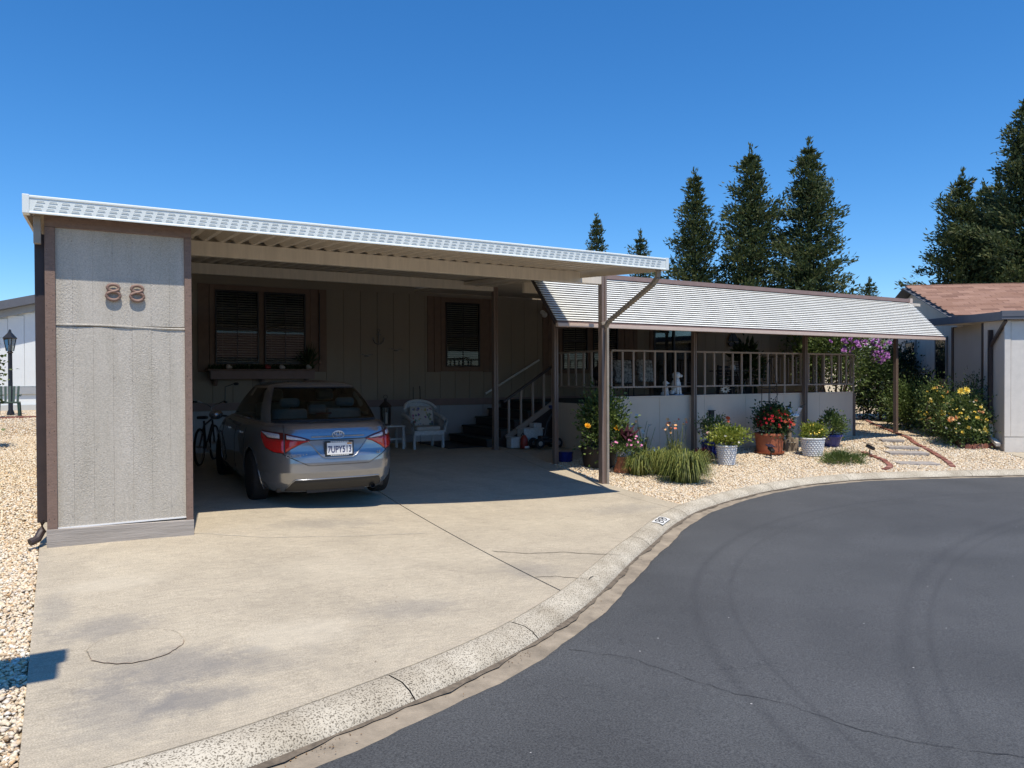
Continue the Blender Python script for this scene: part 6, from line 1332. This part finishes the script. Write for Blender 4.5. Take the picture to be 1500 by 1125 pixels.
MB().extrude([(-9.2, lz(-9.2) - .38), (3, lz(3) - .38), (3, lz(3) - .125), (-9.2, lz(-9.2) - .125)], (0, 32.3, 0), (1, 0, 0), (0, 0, 1), (0, .15, 0)).build('frieze_board', M['fargrey'], lh)
MB().box(-9, 32.42, 1.02, 3, 32.455, 1.28).build('belt_board', M['fargrey'], lh); MB().box(-9, 32.40, .3, 3, 32.47, .62).build('skirting', mat('pale skirting', (.52, .53, .50), .8, var=.06), lh)
rh = thing('far_house', 'cream walled house seen in sunlight behind the crape myrtle', 'house', (34, 27, 0)); M['cream'] = mat('sunlit cream wall', (.72, .62, .44), .7, var=.05)
MB().box(28.8, 25.5, -.1, 36.5, 33, 3.5).build('wall', M['cream'], rh); MB().box(28.4, 25.0, 3.505, 37, 33.4, 3.7).build('roof', M['fargrey'], rh)
rh2 = thing('far_house', 'grey gabled house with white roof edge between the porch post and neighbour', 'house', (40, 27, 0)); MB().extrude([(0, 0), (6, 0), (6, 2.6), (3, 3.9), (0, 2.6)], (37.6, 27.5, -.1), (.87, -.5, 0), (0, 0, 1), (4, 7, 0)).build('wall', M['taupe'], rh2)
MB().beam((36.9, 27.7, 2.35), (40.2, 25.9, 3.85), .3, .18).build('rake_board', M['white'], rh2); MB().beam((40.2, 25.9, 3.85), (43.2, 24.3, 2.45), .3, .18).build('rake_board', M['white'], rh2)
# lamp post, chair and bush on the far left
lp = thing('lamp_post', 'black garden lamp post with a glass lantern head in the far left gravel', 'lamp post', (-2.0, 27.7, .42))
MB().lathe([(.11, 0), (.10, .12), (.065, .2), (.058, 1.95), (.09, 1.98), (.05, 2.02)], 14, (-2.0, 27.7, .42)).build('pole', M['black_metal'], lp, smooth=40)
hd = bpy.data.objects.new('lantern_head', None); C.objects.link(hd); hd.parent = lp
MB().lathe([(.10, 2.02), (.165, 2.40)], 4, (-2, 27.7, .42), a0=R(20)).build('glass', M['glass'], hd)
for k in range(4): a = R(20) + k * math.pi / 2; MB().tube([(-2 + .10 * math.cos(a), 27.7 + .10 * math.sin(a), 2.44), (-2 + .165 * math.cos(a), 27.7 + .165 * math.sin(a), 2.82)], .014, 5).build('corner_bar', M['black_metal'], hd)
MB().lathe([(.19, 2.82), (.20, 2.85), (.10, 2.96), (.05, 3.02), (.03, 3.10), (.0, 3.12)], 4, (-2, 27.7, .0), a0=R(20)).build('cap', M['black_metal'], hd)
MB().lathe([(.05, 2.44), (.05, 2.62), (0, 2.66)], 10, (-2, 27.7, 0)).build('bulb', M['white'], hd)
gc = thing('plastic_chair', 'green plastic garden chair beside the lamp post', 'chair', (-1.95, 26.4, .42)); M['green'] = mat('green plastic', (.02, .05, .035), .45, var=.1)
def pch(b, n, **k): b.build(n, M['green'], gc, **k)
for dx in (-.25, .25):
    for dy in (-.25, .25): pch(MB().beam((-1.95 + dx * 1.1, 26.4 + dy * 1.1, .42), (-1.95 + dx, 26.4 + dy, .86), .06, .05), 'leg')
    pch(MB().beam((-1.95 + dx * 1.1, 26.1, 1.08), (-1.95 + dx * 1.1, 26.68, 1.10), .07, .03), 'arm')
pch(MB().box(-2.23, 26.12, .86, -1.67, 26.68, .90), 'seat', bevel=.01)
for k in range(5): pch(MB().beam((-2.15 + k * .1, 26.66, .9), (-2.17 + k * .11, 26.82, 1.36), .06, .02), 'back_slat')
gt_ = thing('garden_table', 'green plastic garden table cut by the left picture edge', 'table', (-2.5, 26.0, .42)); MB().lathe([(.45, .68), (.46, .70), (.0, .71)], 24, (-2.5, 26.0, .42)).build('table_top', M['green'], gt_)
for k in range(4): a = math.pi / 4 + k * math.pi / 2; MB().beam((-2.5 + .3 * math.cos(a), 26 + .3 * math.sin(a), 1.10), (-2.5 + .36 * math.cos(a), 26 + .36 * math.sin(a), .42), .05, .05).build('leg', M['green'], gt_)
t, rg, Q = plant('round_shrub', 'clipped green bush at the left picture edge before the white house', 'shrub', gxy(-1.92, 17.5), (-1.92, 17.5, 1.72), (.42, .45, .52), 2600, 60, .07, .05, 'mid', 71, r0=.03)
t, rg, Q = plant('round_shrub', 'low bush at the left picture edge throwing shade on the gravel', 'shrub', gxy(-1.9, 13.2), (-1.98, 13.6, .75), (.5, .9, .62), 2400, 60, .07, .05, 'mid', 72, r0=.03)
brick_line('dark red edging along the far gravel by the lamp post', [(-3.2, 24.5), (-2.4, 25.6), (-1.2, 25.9), (-.2, 26.0)], .1, .19, .05)
# street lamp out of view on the left whose head shades the drive
sl2 = thing('street_lamp', 'tall street lamp outside the left picture edge shading the drive corner', 'street lamp', (-1.6, 3.45, gz(-1.6, 3.6)))
MB().lathe([(.09, -.1), (.08, .3), (.05, 4.0)], 14, (-1.6, 3.45, 0)).build('pole', M['dark_brown'], sl2, smooth=50); MB().tube([(-1.6, 3.45, 3.9), (-1.3, 3.45, 4.02), (-.85, 3.45, 4.04)], .035, 8).build('arm', M['dark_brown'], sl2, smooth=60)
MB().box(-.95, 3.19, 3.98, -.44, 3.42, 4.10).build('lamp_head', M['dark_brown'], sl2); MB().box(-.95, 3.45, 3.98, -.40, 3.64, 4.10).build('lamp_head', M['dark_brown'], sl2)

# ================================================================== TREES
def redwood(label, x, y, H, rad, seed, base=.10, dens=1.0, lean=0.0):
    H *= .955; rg = RG(seed); t = thing('redwood_tree', label, 'tree', (x, y, -.3), 'tall redwoods beyond the houses')
    MB().tube([(x, y, -.3), (x + lean * .5, y, H * .5), (x + lean, y, H * .99)], H * .017, 9, r2=.03).build('trunk', M['bark'], t, smooth=60)
    br = MB(); P = []; D = []; z = H * base; ph = rg.uniform(0, 6.28); lob = rg.uniform(0, 6.28, 4)
    while z < H * .985:
        f = (z - H * base) / (H * (1 - base)); env = 1.08 * rad * (1 - f) ** .72 * (1 - .28 * max(0, .18 - f) / .18) + .10
        n = int(rg.integers(4, 7)) if f < .85 else 4
        for k in range(n):
            a = ph + 2 * math.pi * k / n + rg.normal(0, .3); ln_ = env * rg.uniform(.62, 1.15) * (1 + .20 * math.sin(a * 2 + z * .9 + lob[0]) + .14 * math.sin(a * 3 - z * 1.7 + lob[1]))
            if rg.uniform() < .06: ln_ *= 1.28
            b0 = np.array([x + lean * z / H, y, z]); d0 = np.array([math.cos(a), math.sin(a), -.10 + .25 * f]); m = max(4, int(ln_ * 6.5 * dens)); sag = rg.uniform(-.02, .10) * ln_
            if f < .9: br.tube([tuple(b0), tuple(b0 + d0 * ln_ * .5 - [0, 0, sag]), tuple(b0 + d0 * ln_ * .9)], .014 * (1 - f) * 3 + .012, 4, r2=.008)
            for j in range(m):
                s = (j + rg.uniform(.2, .9)) / m; q = b0 + d0 * ln_ * s + np.array([0, 0, -sag * 4 * s * (1 - s) + .12 * ln_ * max(0, s - .6)])
                w_ = (.20 + .34 * (1 - s)) * min(1.0, ln_ / 1.6)
                for _ in range(int(12 * dens) + 2):
                    P.append(q + rg.normal(0, .17, 3) * min(1, ln_ / 1.2) + np.array([-d0[1], d0[0], 0]) * rg.normal(0, w_)); D.append(d0 * .9 + np.array([0, 0, .55]) + rg.normal(0, .5, 3))
        ph += 2.4; z += (.36 + .30 * (1 - f)) * rg.uniform(.85, 1.2)
    for _ in range(60): zz = H * rg.uniform(.95, 1.03); P.append(np.array([x + lean, y, zz]) + rg.normal(0, .08, 3)); D.append(np.array([0, 0, 1.0]) + rg.normal(0, .35, 3))
    br.build('branches', M['bark'], t, kind='stuff'); foliage('crown', LF['redwood'], t, np.array(P), np.array(D), .33, .115, rg, .15)
redwood('small distant redwood top left above the white fascia', 44.9, 60.7, 18.2, 2.5, 101, .15, .8); redwood('second small redwood top partly hidden by the carport roof corner', 46.8, 56.2, 15.9, 2.5, 102, .15, .8)
redwood('narrowest of the three tall redwoods behind the porch roof', 37.0, 38.7, 16.2, 3.0, 103, .08, .95, .1); redwood('middle one of the three tall redwoods behind the porch roof', 38.9, 35.3, 17.3, 3.7, 104, .08, 1.0); redwood('rightmost and broadest of the three tall redwoods behind the porch roof', 41.5, 32.7, 17.4, 3.9, 105, .08, 1.0)
redwood('tiny distant redwood tip between the porch roof and the shingle roof', 77.9, 53.2, 12.8, 2.8, 106, .1, .7)
redwood('left redwood of the dense group above the shingle roof', 51.2, 28.2, 15.5, 3.9, 107, .06, 1.0); redwood('slim redwood peeking between larger ones above the shingle roof', 58.8, 30.8, 16.4, 3.4, 108, .1, .9)
redwood('tallest redwood rising at the right picture edge', 51.6, 24.3, 20.0, 4.6, 109, .06, 1.0); redwood('broad redwood filling the gap above the shingle roof', 54.6, 27.6, 15.6, 3.8, 110, .06, .9)

# house across the street: the carport windows and the car mirror it
oh = thing('opposite_house', 'brown roofed house across the street mirrored in the carport windows', 'house', (1, -24, -.3))
MB().box(-15, -29, -.6, 17, -20, 2.9).build('wall', M['taupe'], oh)
MB().extrude([(-19.4, 2.85), (-24.5, 4.75), (-29.6, 2.85), (-29.6, 2.95), (-24.5, 4.9), (-19.4, 2.95)], (-15.5, 0, 0), (0, 1, 0), (0, 0, 1), (33, 0, 0)).build('roof', mat('brown far roof', (.20, .11, .075), .9, var=.2, scale=6), oh)
for x in (-11, -5, 2, 8, 13):
    w_ = MB().box(x, -20.0, .9, x + 1.6, -19.96, 2.3).build('window', M['frame'], oh); MB().box(x + .06, -19.958, .96, x + 1.54, -19.95, 2.24).build('pane', M['glass_dark'], w_)
